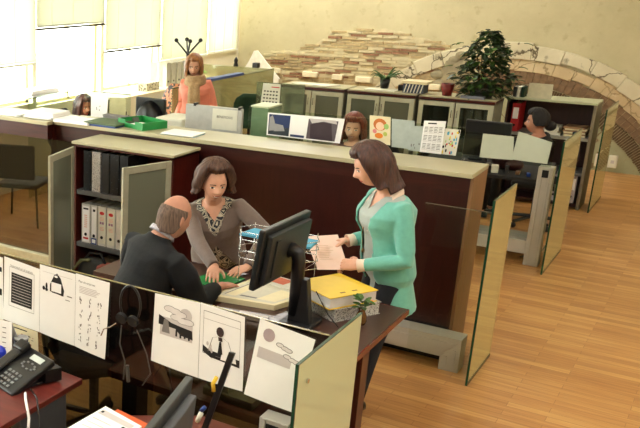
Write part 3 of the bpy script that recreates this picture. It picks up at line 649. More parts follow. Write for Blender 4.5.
# headset hanging on the glass
r = thing('headset', 'black wire headset hanging over the near glass partition', 'headset', (-1.96, 3.0, 1.1))
arc = [(-1.96+.052*math.cos(t), 3.0, 1.12+.085*math.sin(t)) for t in [math.radians(-35+250*k/16) for k in range(17)]]
MB().tube(arc, .005).build('headband', M_blackp, r, smooth=True)
for cx in (-1.985, -1.925): MB().tube([(cx-.01, 2.995, 1.055), (cx-.01, 2.978, 1.05)], .026, n=16).build('ear_cushion', M_black, r)
MB().tube([(-2.01, 2.97, 1.03), (-2.04, 2.965, 1.005), (-2.07, 2.96, .99), (-2.085, 2.96, .955)], .003).build('microphone_boom', M_chrome, r)
MB().tube([(-1.99, 2.98, 1.02), (-2.0, 2.985, .93), (-1.975, 2.99, .85), (-1.98, 2.99, .76)], .003).tube([(-1.91, 2.98, 1.02), (-1.86, 2.985, .92), (-1.84, 2.99, .83), (-1.88, 2.99, .76)], .0025).tube([(-1.955, 2.98, .84), (-1.95, 2.985, .76)], .008).build('cord', mat('grey_cord', (70, 68, 66), .5), r)

# ================================================================== MAN'S DESK
r = thing('office_desk', 'dark veneered L shaped desk with mahogany edge where the three people meet', 'desk', (-1.8, 4.2, 0))
ZD = .75
b_ = MB().prism([(-2.10, 3.05, ZD-.028), (-1.26, 3.05, ZD-.028), (-1.26, 4.66, ZD-.028), (-2.98, 4.66, ZD-.028), (-2.98, 4.14, ZD-.028), (-2.10, 4.14, ZD-.028)], (0, 0, .028), 0)
o = b_.build('desktop', [M_darkdesk, M_desk], r)
e_ = MB().box((-1.258, 3.05, ZD-.03), (-1.25, 4.668, ZD+.0005)).box((-2.98, 4.661, ZD-.03), (-1.258, 4.668, ZD+.0005)).box((-2.108, 3.05, ZD-.03), (-2.101, 4.13, ZD+.0005)).box((-2.10, 3.043, ZD-.032), (-1.26, 3.05, ZD+.0005)); e_.build('edge_band', M_desk, r)
MB().box((-2.09, 3.06, ZD+.0002), (-1.27, 3.62, ZD+.0012)).build('desk_inlay', mahog('red_veneer', (104, 50, 38), .3, (.4, 3, 3), .2), r)
for x, y in ((-1.33, 4.15), (-2.9, 4.55), (-2.0, 3.12)):
    MB().box((x-.04, y-.05, .0), (x+.04, y+.05, ZD-.03)).build('leg', M_mah if x > -1.5 else M_blackp, r, bevel=.004)
MB().box((-1.36, 3.7, 0), (-1.29, 4.5, .03)).build('foot', M_blackp, r)
# open papers on desk
def slab(name, label, cat, corners, z, h, ms, marks=None, group=None):
    b = MB(); b.prism([(x, y, z) for x, y in corners], (0, 0, h), 0)
    c = [Vector((x, y, z+h+.0008)) for x, y in corners]
    if marks:
        for kk, (u0, v0, u1, v1, mi) in enumerate(marks):
            P = lambda u, v: c[0].lerp(c[1], u).lerp(c[3].lerp(c[2], u), v)+Vector((0, 0, kk*.0002))
            b.quad([P(u0, v0), P(u1, v0), P(u1, v1), P(u0, v1)], mi)
    o = b.build(name, ms); tag(o, label, cat, group); return o
M_news = mat('newsprint', (206, 200, 180), .8, var=.06, scale=30)
slab('document_pad', 'thick pad of printed pages lying under the monitor on the desk', 'papers', [(-2.17, 4.13), (-1.82, 4.20), (-1.72, 4.52), (-2.10, 4.62)], ZD+.001, .03, [M_creampaper, M_news, M_inkg], [(.06, .06, .94, .94, 1), (.12, .12, .3, .75, 0), (.34, .15, .6, .2, 2), (.15, .8, .8, .86, 2), (.12, .12, .14, .75, 2), (.62, .15, .9, .7, 0)])
slab('magazine', 'magazine with an orange page beyond the printed pad', 'magazine', [(-2.08, 4.50), (-1.82, 4.46), (-1.78, 4.60), (-2.04, 4.65)], ZD+.032, .006, [M_offw, M_orange], [(.05, .25, .6, .9, 1)])
slab('document', 'loose white sheet at the foot of the monitor', 'paper', [(-1.95, 3.98), (-1.78, 4.0), (-1.80, 4.10), (-1.96, 4.08)], ZD+.001, .004, [M_inkl])
slab('green_folder', 'green folder under the hands of the seated man and the woman', 'folder', [(-2.42, 4.34), (-2.20, 4.30), (-2.17, 4.56), (-2.38, 4.60)], ZD+.001, .006, [M_green])
# monitor on arm
r = thing('computer_monitor', 'large black monitor seen from behind, on a pole stand on the desk', 'monitor', (-1.66, 4.12, ZD))
pm = Matrix.Translation((-1.755, 4.08, 1.14))@Matrix.Rotation(math.radians(-2), 4, 'Z')@Matrix.Rotation(math.radians(7), 4, 'Y')
MB().box((-.02, -.26, -.16), (.012, .26, .16)).xf(pm).build('screen_housing', mat('monitor_black', (26, 30, 32), .35), r, bevel=.008)
MB().prism([(.012, -.22, -.13), (.012, .22, -.13), (.012, .22, .13), (.012, -.22, .13)][::-1], (.03, 0, 0)).box((.042, -.17, -.1), (.05, -.13, .1)).xf(pm).build('back_cover', mat('monitor_back', (38, 42, 44), .4), r, bevel=.006)
MB().box((-.0212, -.245, -.145), (-.0202, .245, .145)).xf(pm).build('display', mat('display_dark', (60, 70, 80), .2), r)
MB().tube([(-1.725, 4.10, 1.14), (-1.70, 4.10, 1.14), (-1.675, 4.10, 1.13), (-1.665, 4.10, 1.09), (-1.665, 4.10, .80)], [.045, .042, .038, .034, .032], n=14, dome=False).build('arm', M_blackp, r, smooth=True)
MB().prism([(-1.72, 4.02, ZD+.001), (-1.55, 4.02, ZD+.001), (-1.55, 4.20, ZD+.001), (-1.72, 4.20, ZD+.001)], (0, 0, .02)).prism([(-1.69, 4.07, ZD+.02), (-1.57, 4.07, ZD+.02), (-1.61, 4.09, 1.0), (-1.68, 4.09, 1.0)], (0, .05, 0)).build('stand', mat('stand_black', (24, 25, 27), .4), r, bevel=.004)
MB().tube([(-1.56, 4.1, .95), (-1.50, 4.13, .83), (-1.45, 4.16, .762)], .003).build('cable', M_blackp, r)
# wire desk organiser
r = thing('wire_organiser', 'chrome wire letter rack behind the monitor, holding blue papers', 'rack', (-2.0, 4.56, ZD))
b_ = MB(); R_ = .0026
for zz in (.93, 1.04):
    x0, x1, y0, y1 = -2.20, -1.72, 4.42, 4.60
    b_.tube([(x0+.05, y0, zz), (x1-.05, y0, zz), (x1, y0+.08, zz), (x1-.05, y1, zz), (x0+.05, y1, zz), (x0, y0+.08, zz), (x0+.05, y0, zz)], R_, n=6)
    b_.tube([(x0+.05, y0, zz+.045), (x1-.05, y0, zz+.045), (x1, y0+.08, zz+.045), (x1-.05, y1, zz+.045), (x0+.05, y1, zz+.045), (x0, y0+.08, zz+.045), (x0+.05, y0, zz+.045)], R_, n=6)
    for k in range(5): xx = x0+.05+k*(x1-x0-.1)/4; b_.tube([(xx, y0, zz+.045), (xx, y0, zz), (xx, y1, zz), (xx, y1, zz+.045)], R_*.8, n=5)
for x, y in ((-2.15, 4.42), (-1.77, 4.42), (-2.15, 4.60), (-1.77, 4.60)): b_.tube([(x, y, ZD+.0335 if y < 4.5 else ZD), (x, y, 1.10)], R_, n=6)
b_.build('wire_frame', M_chrome, r, smooth=True)
MB().ell((-1.77, 4.42, 1.108), (.009, .009, .011)).build('finial', M_white, r)
slab('blue_papers', 'light blue papers lying in the top tier of the wire rack', 'papers', [(-2.17, 4.44), (-1.74, 4.43), (-1.76, 4.585), (-2.15, 4.59)], 1.055, .012, [M_lblue])
# yellow and marbled binders lying flat
def flat_binder(label, c, rz, wd, L_, hg, cm, side, holes=False, z=ZD):
    r = thing('lever_arch_file', label, 'binder', (c[0], c[1], z), rz)
    # open wedge, spine at -x side... thick at spine (front, -y)
    b = MB().box((-wd/2, -L_/2, 0), (wd/2, L_/2, .004)).box((-wd/2, -L_/2, hg-.004), (wd/2, L_/2, hg)); b.build('cover', cm, r, local=True)
    MB().box((-wd/2, -L_/2, .0045), (-wd/2+.004, L_/2, hg-.0045)).build('spine', cm, r, local=True)
    MB().box((-wd/2+.006, -L_/2+.006, .005), (wd/2-.006, L_/2-.006, hg-.005)).build('paper_block', side, r, local=True)
    if holes:
        for yy in (-.04, .04): MB().box((wd/2-.05, yy-.016, hg), (wd/2-.04, yy+.016, hg+.001)).build('slot', mat('slot_brown', (110, 64, 30), .6), r, local=True)
    return r
flat_binder('black and white marbled lever arch file lying under the yellow one', (-1.56, 4.44), math.radians(-28), .30, .31, .07, M_speck_w, M_speck_w)
flat_binder('yellow lever arch file lying on top of the marbled file', (-1.58, 4.42), math.radians(-28), .30, .32, .065, M_yellow, mat('page_block_white', (210, 206, 204), .8), True, ZD+.0715)
slab('red_booklet', 'small red and white booklet between the monitor stand and the yellow file', 'booklet', [(-1.74, 4.22), (-1.66, 4.21), (-1.65, 4.30), (-1.73, 4.31)], ZD+.001, .085, [M_offw, M_orange], [(.05, .05, .95, .95, 1)])
# small plant in brown vase
r = thing('potted_plant', 'small leafy plant in a brown glass vase at the desk edge', 'plant', (-1.385, 4.30, ZD))
MB().lathe([(.022, .001), (.03, .02), (.027, .05), (.016, .075), (.02, .09)], (-1.385, 4.30, ZD), n=14).build('vase', mat('amber_glass', (96, 62, 26), .2), r, smooth=True)
def leaf(mb, base, d, L_, w_, mi=0, droop=.3):
    d = Vector(d).normalized(); sdir = d.cross(Vector((0, 0, 1))); sdir = sdir.normalized() if sdir.length > .01 else Vector((1, 0, 0)); b = Vector(base)
    P = []; n = 4
    for i in range(n+1):
        t = i/n; c = b+d*L_*t+Vector((0, 0, -droop*L_*t*t)); ww = w_*math.sin(PI*min(1, t*.92+.06))*.5; P.append((c-sdir*ww, c+Vector((0, 0, -.12*w_)), c+sdir*ww))
    vs = [p for tr in P for p in tr]; fs = []
    for i in range(n): a = i*3; fs += [(a, a+1, a+4, a+3), (a+1, a+2, a+5, a+4)]
    mb.add(vs, fs, mi)
b_ = MB()
for k in range(16):
    a = random.uniform(0, 2*PI); el = random.uniform(.1, 1.1); leaf(b_, (-1.385+.01*math.cos(a), 4.3+.01*math.sin(a), ZD+.09+random.uniform(0, .05)), (math.cos(a), math.sin(a), el), random.uniform(.04, .075), random.uniform(.025, .04))
b_.build('foliage', M_leaf, r, solid=.0008); MB().ell((-1.345, 4.31, ZD+.13), (.012, .012, .01)).build('blossom', mat('orange_petal', (230, 140, 40), .5), r, smooth=True)
# books seen through glass
slab('notebook', 'pale green book at the bottom of the little pile behind the hanging drawings', 'book', [(-1.64, 3.10), (-1.40, 3.08), (-1.40, 3.22), (-1.64, 3.24)], ZD+.0015, .035, [mat('pale_green_cover', (150, 156, 110), .6)])
slab('notebook', 'smaller green book on top of the little pile behind the hanging drawings', 'book', [(-1.63, 3.12), (-1.52, 3.10), (-1.50, 3.22), (-1.61, 3.24)], ZD+.037, .025, [mat('pale_green_cover2', (140, 150, 106), .6)])
o = MB().box((-1.86, 3.16, ZD+.0015), (-1.70, 3.28, ZD+.02)).box((-1.80, 3.2, ZD+.02), (-1.74, 3.26, ZD+.035)).build('computer_mouse', M_blackp, bevel=.006); tag(o, 'small black device on the red desktop behind the cloud drawing', 'device')

# ================================================================== NEAR CUBICLE (bottom left)
r = thing('corner_desk', 'mahogany desk corner with the black telephone at the bottom left', 'desk', (-2.6, 2.4, 0))
MB().prism([(-3.6, 1.4, ZD-.028), (-2.14, 1.4, ZD-.028), (-2.14, 2.90, ZD-.028), (-3.6, 2.98, ZD-.028)], (0, 0, .028)).build('desktop', mahog('bright_mahogany', (100, 40, 34), .3, (.4, 3, 3), .2), r, bevel=.003)
MB().box((-2.22, 2.50, .02), (-2.17, 2.82, ZD-.03)).box((-2.28, 2.3, 0.001), (-2.12, 2.9, .03)).build('leg', mat('slate_metal', (70, 76, 84), .5), r, bevel=.004)
MB().box((-3.5, 1.5, .0), (-3.44, 2.8, ZD-.03)).build('leg', mat('slate_metal', (70, 76, 84), .5), r, bevel=.004)
# telephone
r = thing('desk_phone', 'black office telephone with small screen and keypad, bottom left', 'telephone', (-2.36, 2.72, ZD), math.radians(-16))
PM = Matrix.Translation((0, 0, .03))@Matrix.Rotation(math.radians(24), 4, 'X')
MB().box((-.12, -.12, 0), (.12, .13, .03)).xf(PM).build('body', M_blackp, r, local=True, bevel=.008)
MB().prism([(-.10, -.10, .002), (.10, -.10, .002), (.10, .12, .002), (-.10, .12, .002)], (0, 0, .012)).prism([(.05, .06, .01), (.12, .06, .01), (.13, .14, .01), (.05, .14, .01)], (0, 0, .06)).build('base', M_blackp, r, local=True)
MB().box((-.115, -.115, .031), (-.055, .125, .05)).box((-.118, -.12, .03), (-.05, -.06, .065)).box((-.118, .07, .03), (-.05, .13, .065)).xf(PM).build('handset', mat('handset_black', (24, 24, 26), .3), r, local=True, bevel=.012)
MB().box((.0, .075, .0305), (.085, .105, .033)).xf(PM).build('screen', mat('phone_screen', (190, 200, 196), .3), r, local=True)
kb = MB()
for i in range(4):
    for j in range(4): kb.box((-.03+.027*i, -.10+.024*j, .0302), (-.014+.027*i, -.088+.024*j, .034), 0)
kb.xf(PM).build('number_keypad', mat('key_grey', (116, 120, 122), .5), r, local=True); kb = MB()
for k in range(9): a = 2*PI*k/9; kb.box((.04+.045*math.cos(a)-.006, .04+.018*math.sin(a)-.004, .0302), (.04+.045*math.cos(a)+.006, .04+.018*math.sin(a)+.004, .034), 0)
kb.xf(PM).build('function_keys', mat('key_grey', (116, 120, 122), .5), r, local=True)
o = MB().tube([(-2.24, 2.62, ZD+.01), (-2.18, 2.55, ZD+.03), (-2.12, 2.5, ZD-.02), (-2.10, 2.45, .5), (-2.11, 2.4, .2), (-2.09, 2.3, .012)], .006).build('phone_cable', M_white, smooth=True); tag(o, 'thick white cable drooping over the desk edge beside the phone', 'cable')
o = MB().tube([(-2.245, 2.66, ZD+.012), (-2.16, 2.60, ZD+.02), (-2.115, 2.56, ZD-.03), (-2.05, 2.5, .45), (-2.0, 2.52, .2), (-1.97, 2.55, .012)], .004).build('phone_cable', M_blackp, smooth=True); tag(o, 'thin black cable running from the phone to the floor', 'cable')
# desk calendar, card, cup, blue object, red things
s = Sheet((-2.79, 2.83, .93), (-2.47, 2.93, .93), (-2.50, 2.985, .80), (-2.80, 2.87, .80), n=Vector((.2, -1, 0)).normalized())
s.mb = MB()
r = thing('desk_calendar', 'white tent calendar standing left of the telephone', 'calendar', (-2.62, 2.8, ZD))
a, b2, c2 = Vector((-2.85, 2.86, .93)), Vector((-2.50, 2.93, .93)), .0
MB().add([(-2.86, 2.78, ZD+.001), (-2.50, 2.83, ZD+.001), (-2.53, 2.87, .935), (-2.87, 2.83, .935), (-2.86, 2.92, ZD+.001), (-2.51, 2.94, ZD+.001)], [(0, 1, 2, 3), (5, 4, 3, 2)]).build('card', M_white, r, solid=.002)
q = Sheet((-2.87, 2.827, .932), (-2.53, 2.867, .932), (-2.50, 2.828, .76), (-2.86, 2.777, .76), n=Vector((.1, -.95, .25)).normalized())
q.mb = MB(); random.seed(3)
for i in range(8):
    for j in range(6): q.rect(.05+.115*i, .15+.13*j, .11+.115*i, .17+.13*j, 0)
q.mb.build('print', M_inkg, r)
s = Sheet((-2.80, 2.99, .87), (-2.475, 2.99, .86), (-2.475, 2.995, ZD+.003), (-2.80, 2.995, ZD+.003), n=Vector((0, -1, 0)))
s.rect(.05, .12, .8, .17, 1).squig(.6, .35, .95, .7, 6, 2, .035).squig(.6, .35, .95, .8, 4, 3, .035)
s.done('postcard', 'cream postcard with little cats leaning on the glass behind the tent calendar', 'card', [M_creampaper, M_ink, M_ink, mat('russet_ink', (160, 80, 60), .8)])
r = thing('coffee_cup', 'black cup with pale rim behind the telephone', 'cup', (-2.50, 2.90, ZD))
MB().lathe([(.028, .001), (.032, .05), (.034, .10)], (-2.50, 2.90, ZD)).build('cup_body', M_blackp, r, smooth=True); MB().lathe([(.034, .1), (.036, .104), (.033, .108), (.03, .102)], (-2.50, 2.90, ZD)).build('rim', mat('rim_grey', (150, 150, 150), .3), r, smooth=True)
o = MB().ell((-2.57, 2.83, ZD+.035), (.035, .03, .034)).build('blue_ball', mat('bright_blue', (24, 50, 190), .3), smooth=True); tag(o, 'bright blue round paperweight between calendar and phone', 'paperweight')
b_ = MB()
b_.tube([(-2.64, 2.72, ZD+.01), (-2.60, 2.76, ZD+.03), (-2.56, 2.74, ZD+.012), (-2.53, 2.70, ZD+.02), (-2.55, 2.66, ZD+.01)], .008, 0).tube([(-2.62, 2.70, ZD+.01), (-2.58, 2.72, ZD+.028), (-2.55, 2.69, ZD+.02)], .005, 1)
tag(b_.build('lanyard', [M_red, M_yellow], smooth=True), 'red and yellow coiled lanyard left of the telephone', 'lanyard')
# right near desk
r = thing('front_desk', 'mahogany desk under the grey monitor at the bottom of the photo', 'desk', (-1.5, 2.3, 0))
MB().prism([(-1.90, 1.3, ZD-.03), (-1.10, 1.3, ZD-.03), (-1.10, 2.93, ZD-.03), (-1.55, 2.93, ZD-.03), (-1.90, 2.66, ZD-.03)], (0, 0, .028)).build('desktop', mahog('red_veneer', (104, 50, 38), .3, (.4, 3, 3), .2), r, bevel=.003)
for x, y in ((-1.2, 1.4), (-1.85, 1.4), (-1.2, 2.8)): MB().box((x-.03, y-.03, 0), (x+.03, y+.03, ZD-.031)).build('leg', M_greyp, r)
slab('orange_folder', 'orange cardboard folder under the white document', 'folder', [(-1.84, 2.35), (-1.60, 2.38), (-1.60, 2.70), (-1.84, 2.74)], ZD+.0, .012, [M_orange])
slab('document', 'white document with grey header band on the orange folder', 'paper', [(-1.90, 2.34), (-1.68, 2.36), (-1.67, 2.66), (-1.88, 2.71)], ZD+.013, .012, [M_white, M_inkl, M_ink], [(.05, .82, .9, .93, 1), (.1, .7, .55, .72, 1), (.1, .6, .5, .615, 1), (.1, .5, .6, .515, 1), (.08, .86, .14, .9, 2), (.75, .72, .85, .8, 2)])
r = thing('computer_monitor', 'grey monitor seen from its side at the bottom edge of the photo', 'monitor', (-1.4, 2.3, ZD))
mm = Matrix.Translation((-1.375, 2.32, .95))@Matrix.Rotation(math.radians(12), 4, 'Z')@Matrix.Rotation(math.radians(5), 4, 'Y')
MB().box((-.018, -.26, -.16), (.012, .26, .15)).xf(mm).build('screen_housing', mat('graphite', (50, 52, 53), .4), r, bevel=.006)
MB().prism([(.012, -.21, -.12), (.012, -.21, .11), (.012, .21, .11), (.012, .21, -.12)], (.035, 0, 0)).xf(mm).build('back_cover', mat('graphite_light', (72, 75, 80), .45), r, bevel=.006)
MB().box((-.0192, -.245, -.145), (-.0182, .245, .135)).xf(mm).build('display', mat('display_dark', (60, 70, 80), .2), r)
MB().tube([(-1.32, 2.32, .95), (-1.27, 2.32, .9), (-1.27, 2.32, ZD+.01)], .02).lathe([(.09, 0), (.09, .012), (.03, .018)], (-1.27, 2.32, ZD-.0015)).build('stand', M_greyp, r)
r = thing('pen_display_bar', 'slanting black bar with a colourful keyring in front of the faceless man drawing', 'stand', (-1.4, 2.7, ZD))
MB().prism([(-1.442, 2.68, ZD), (-1.418, 2.68, ZD), (-1.318, 2.72, 1.165), (-1.342, 2.72, 1.165)], (0, .012, 0)).build('bar', M_blackp, r, bevel=.002)
MB().tube([(-1.375, 2.70, 1.06), (-1.388, 2.70, 1.03), (-1.383, 2.70, 1.0)], .008).build('yellow_charm', M_yellow, r, smooth=True); MB().tube([(-1.41, 2.69, .93), (-1.425, 2.69, .91)], .008).build('blue_charm', M_blue, r, smooth=True); MB().tube([(-1.425, 2.69, .9), (-1.44, 2.69, .86)], .010).build('white_charm', M_offw, r, smooth=True)
o = MB().tube([(-1.39, 2.68, ZD+.01), (-1.35, 2.68, ZD+.01)], .012).tube([(-1.35, 2.68, ZD+.01), (-1.345, 2.68, ZD+.01)], .03, n=16).build('hinge', M_chrome, r, smooth=False)

# ================================================================== AISLE GLASS PANELS + RIGHT BACK DESK
def aisle_glass(label, x, y0, y1, h):
    r = thing('aisle_glass_panel', label, 'partition', (x, (y0+y1)/2, 0))
    MB().box((x-.005, y0, .02), (x+.005, y1, h)).build('glass_pane', M_glass_end2, r); MB().box((x-.007, y0-.006, .0), (x+.007, y0, h)).box((x-.006, y0, h), (x+.006, y1, h+.003)).box((x-.007, y0, 0), (x+.007, y1, .02)).build('glass_edge', M_glass_edge, r); return r
M_glass_end2 = glassmat('aisle_glass', (.66, .68, .54), 2.3, rough=.03, opaq=.55, diffuse_rgb=(222, 206, 150))  # floor reflection put into the pane as a pale yellow diffuse colour
r_ = aisle_glass('glass panel standing beside the end of the mahogany counter', -1.085, 5.55, 6.12, 1.2)
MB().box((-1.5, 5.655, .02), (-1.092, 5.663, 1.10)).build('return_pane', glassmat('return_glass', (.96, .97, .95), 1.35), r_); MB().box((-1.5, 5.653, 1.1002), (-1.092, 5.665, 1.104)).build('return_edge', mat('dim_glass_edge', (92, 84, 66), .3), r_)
aisle_glass('middle glass panel on the aisle beside the white desk leg', -1.15, 8.20, 9.05, 1.15)
aisle_glass('farthest glass panel on the aisle by the back wall', -1.17, 10.75, 11.6, 1.11)
r = thing('metal_desk', 'dark topped desk on a broad white metal frame behind the counter end', 'desk', (-1.6, 8.6, 0))
yy = 8.40
b_ = MB().box((-1.34, yy, 0), (-1.22, yy+.10, .89)).box((-1.32, yy-.008, 0), (-1.30, yy, .88)).box((-1.26, yy-.008, 0), (-1.24, yy, .88)); b_.build('leg', M_alu_l, r, bevel=.004)
MB().box((-1.305, yy-.0095, .80), (-1.255, yy-.0085, .865)).build('socket', M_black, r)
MB().box((-2.0, yy, 0), (-1.88, yy+.10, .80)).build('leg', M_alu_l, r, bevel=.004)
MB().box((-1.88, yy, .10), (-1.34, yy+.10, .22)).build('cross_beam', M_alu_l, r, bevel=.004)
MB().box((-2.4, yy, .74), (-1.34, 9.3, .77)).build('desktop', M_black, r)
MB().box((-1.9, yy+.11, .15), (-1.36, 8.9, .17)).build('footboard', mat('pale_tray', (170, 172, 164), .6), r)
# sheets on small glass, right
r = thing('glass_screen', 'clear glass screen on the back desk carrying two blank sheets', 'screen', (-1.6, 8.36, .75)); MB().box((-2.1, 8.36, .9), (-1.24, 8.368, 1.13)).build('glass_pane', M_glass, r)
M_greenish = mat('greenish_white_paper', (196, 206, 190), .8, var=.02)
Sheet((-1.81, 8.35, 1.13), (-1.56, 8.35, 1.13), (-1.54, 8.35, .93), (-1.81, 8.35, .92), .005, .005, n=Vector((0, -1, 0))).done('hanging_sheet', 'blank greenish sheet hung left on the far desk screen', 'paper', [M_greenish])
Sheet((-1.53, 8.345, 1.18), (-1.26, 8.345, 1.115), (-1.27, 8.345, .93), (-1.55, 8.345, .935), .005, .005, n=Vector((0, -1, 0))).done('hanging_sheet', 'blank greenish sheet with a peaked corner in front of the dark haired woman', 'paper', [M_greenish])
r = thing('computer_monitor', 'black monitor standing on the back desk left of the blank sheets', 'monitor', (-1.85, 8.75, .77))
MB().box((-2.05, 8.72, .86), (-1.66, 8.76, 1.185)).build('screen_housing', M_blackp, r, bevel=.008); MB().tube([(-1.86, 8.77, .9), (-1.86, 8.77, .775)], .025).lathe([(.1, 0), (.1, .012), (.02, .02)], (-1.86, 8.77, .771)).build('stand', M_blackp, r)
# clutter on that desk
random.seed(5)
def clutter(names, x0, x1, y0, y1, z, n, group):
    for k in range(n):
        nm, cat, mt, lab = names[k % len(names)]
        x, y = x0+(x1-x0)*(k+.5)/n, random.uniform(y0, y1); w2, d2, h2 = random.uniform(.03, .07), random.uniform(.03, .08), random.uniform(.02, .07)
        o = MB().box((x-w2/2, y-d2/2, z), (x+w2/2, y+d2/2, z+h2), rz=random.uniform(-.5, .5)).build(nm, mt, bevel=.006); tag(o, lab, cat, group)
clutter([('stationery_box', 'box', M_offw, 'small pale box on the cluttered desk behind the counter end'), ('stapler', 'stapler', M_dgrey, 'dark stapler on the cluttered desk behind the counter end'), ('card_box', 'box', M_oak, 'small brown box on the cluttered desk behind the counter end'), ('pen_box', 'box', M_blue, 'small blue box on the cluttered desk behind the counter end')], -1.75, -1.38, 8.43, 8.55, .771, 4, 'clutter on the far desk')
o = MB().box((-1.98, 8.46, .771), (-1.80, 8.62, .86), rz=.2).box((-1.95, 8.5, .861), (-1.83, 8.6, .88), rz=.2).build('desk_phone', M_blackp, bevel=.012); tag(o, 'black desk phone on the far desk under the black monitor', 'telephone')
stack('paper_stack', 'small pile of white papers next to the black phone on the far desk', 'papers', -2.12, 8.45, -2.0, 8.6, .771, .03, M_offw, n=3)
o = MB().ell((-1.68, 8.75, .86), (.12, .09, .10)).ell((-1.60, 8.72, .82), (.09, .07, .06)).build('handbag', mat('dark_red_leather', (60, 22, 24), .5), smooth=True); tag(o, 'dark red handbag slumped on the far desk behind the small boxes', 'bag')
o = MB().tube([(-1.95, 8.45, .76), (-1.96, 8.42, .6), (-1.94, 8.4, .3), (-1.93, 8.42, .01)], .006).build('desk_cable', mat('grey_cord', (70, 68, 66), .5)); tag(o, 'dark cable hanging under the far desk', 'cable')
o = MB().tube([(-1.3, 9.15, .6), (-1.27, 9.15, .3), (-1.25, 9.1, .1), (-1.28, 8.95, .008), (-1.36, 8.7, .008), (-1.4, 8.6, .008)], .006, n=6).build('floor_cable', mat('green_grey_cord', (104, 112, 96), .6)); tag(o, 'grey green cable trailing down to the floor by the middle glass panel', 'cable')

# ================================================================== GREY CABINETS ON BACK ROW
def back_cabinet(label, x0, x1, nd, glass):
    y0, y1, H = 10.30, 10.70, 1.165
    r = thing('glass_cabinet', label, 'cabinet', ((x0+x1)/2, 10.5, 0))
    b = MB().box((x0, y0+.02, 0), (x0+.02, y1, H-.04)).box((x1-.02, y0+.02, 0), (x1, y1, H-.04)).box((x0+.02, y1-.015, .05), (x1-.02, y1, H-.04)).box((x0+.02, y0+.02, 0), (x1-.02, y1-.015, .06)); b.build('carcass', mat('grey_carcass', (120, 120, 104), .6), r)
    MB().box((x0-.005, y0-.01, H-.038), (x1+.005, y1, H-.012)).build('top_board', M_mah, r); MB().box((x0-.005, y0+.02, H-.0118), (x1+.005, y1, H)).build('top_laminate', M_lam, r)
    for z in (.45, .80): MB().box((x0+.021, y0+.05, z), (x1-.021, y1-.016, z+.02)).build('shelf', M_greyp, r)
    wd = (x1-x0)/nd
    for k in range(nd): door(r, (x0+wd*k+.006, y0+.008, 0), 0, wd-.012, .05, H-.05, glass, M_frame, False)
    for k in range(nd): 
        xx = x0+wd*k+(wd-.03 if k % 2 == 0 else .03); MB().tube([(xx, y0-.005, .95), (xx, y0-.02, .95), (xx, y0-.02, 1.03), (xx, y0-.005, 1.03)], .004).build('handle', M_chrome, r)
    return r
back_cabinet('grey cabinet with smoked glass doors, leftmost of the back row beside the calendar', -4.60, -3.81, 2, M_smoke)
back_cabinet('grey cabinet with smoked glass doors, middle of the back row below the aloe', -3.77, -2.99, 2, M_smoke)
back_cabinet('grey cabinet with clear glass doors, rightmost of the back row below the bushy plant', -2.95, -2.16, 2, glassmat('clearer_cabinet_glass', (.55, .57, .52), 1.5, opaq=.1, diffuse_rgb=(70, 74, 66)))
for x, z, h in ((-2.52, .821, .24), (-2.43, .821, .25), (-2.33, .821, .25), (-2.24, .821, .25)):
    binder('pale grey binder inside the rightmost back cabinet', (x, 10.40, z), .075, h, .25, M_offw, 0, 'white', 'binders inside the back cabinet', ring=False)
for i, (x, wd, h) in enumerate(((-4.35, .2, .2), (-3.98, .16, .14), (-3.45, .22, .16), (-3.2, .1, .24), (-4.2, .08, .22))):
    o = MB().box((x-wd/2, 10.42, .8205), (x+wd/2, 10.6, .82+h)).build('document_pile', M_offw); tag(o, 'pale document pile dimly seen behind smoked cabinet glass', 'papers', 'papers in the smoked glass cabinets')
# open papers on cabinet tops
slab('document', 'open papers lying on the leftmost back cabinet', 'papers', [(-4.5, 10.36), (-4.05, 10.33), (-3.95, 10.55), (-4.45, 10.5)], 1.166, .012, [M_offw])
slab('document', 'flat papers on the middle back cabinet under the aloe', 'papers', [(-3.6, 10.36), (-3.25, 10.36), (-3.25, 10.5), (-3.6, 10.5)], 1.166, .012, [M_offw])
r = thing('aloe_plant', 'spiky aloe in a black pot on the middle back cabinet', 'plant', (-3.43, 10.58, 1.165))
MB().lathe([(.045, 0), (.06, .11), (.055, .11), (.05, .09)], (-3.43, 10.56, 1.178)).build('pot', M_blackp, r, smooth=True)
b_ = MB()
for k in range(16):
    a = 2*PI*k/16+random.uniform(-.1, .1); L_ = random.uniform(.14, .26); up_ = random.uniform(.2, 1.0)
    p0 = Vector((-3.43, 10.56, 1.27)); d = Vector((math.cos(a), math.sin(a)*.6, up_)).normalized()
    b_.tube([p0, p0+d*L_*.5, p0+d*L_*.8+Vector((0, 0, -.02)), p0+d*L_+Vector((0, 0, -.07))], [.012, .010, .006, .002], n=5)
b_.build('leaves', M_leaf, r, smooth=True)
r = thing('patterned_box', 'blue and white striped box on the middle back cabinet', 'box', (-3.05, 10.5, 1.165))
MB().box((-3.17, 10.40, 1.166), (-2.94, 10.58, 1.27)).build('box_body', mat('navy_box', (46, 58, 78), .6), r); b_ = MB()
for k in range(6):
    x = -3.16+.036*k; b_.quad([(x, 10.399, 1.17), (x+.012, 10.399, 1.17), (x+.035, 10.399, 1.265), (x+.023, 10.399, 1.265)])
b_.build('stripe', M_offw, r); MB().box((-3.19, 10.38, 1.271), (-2.90, 10.60, 1.30), rz=-.05).build('lid', M_creampaper, r)
o = MB().box((-3.27, 13.05-2.5, 1.167), (-3.22, 10.60, 1.23)).build('small_box', M_black); tag(o, 'tiny black box between the aloe and the striped box', 'box')
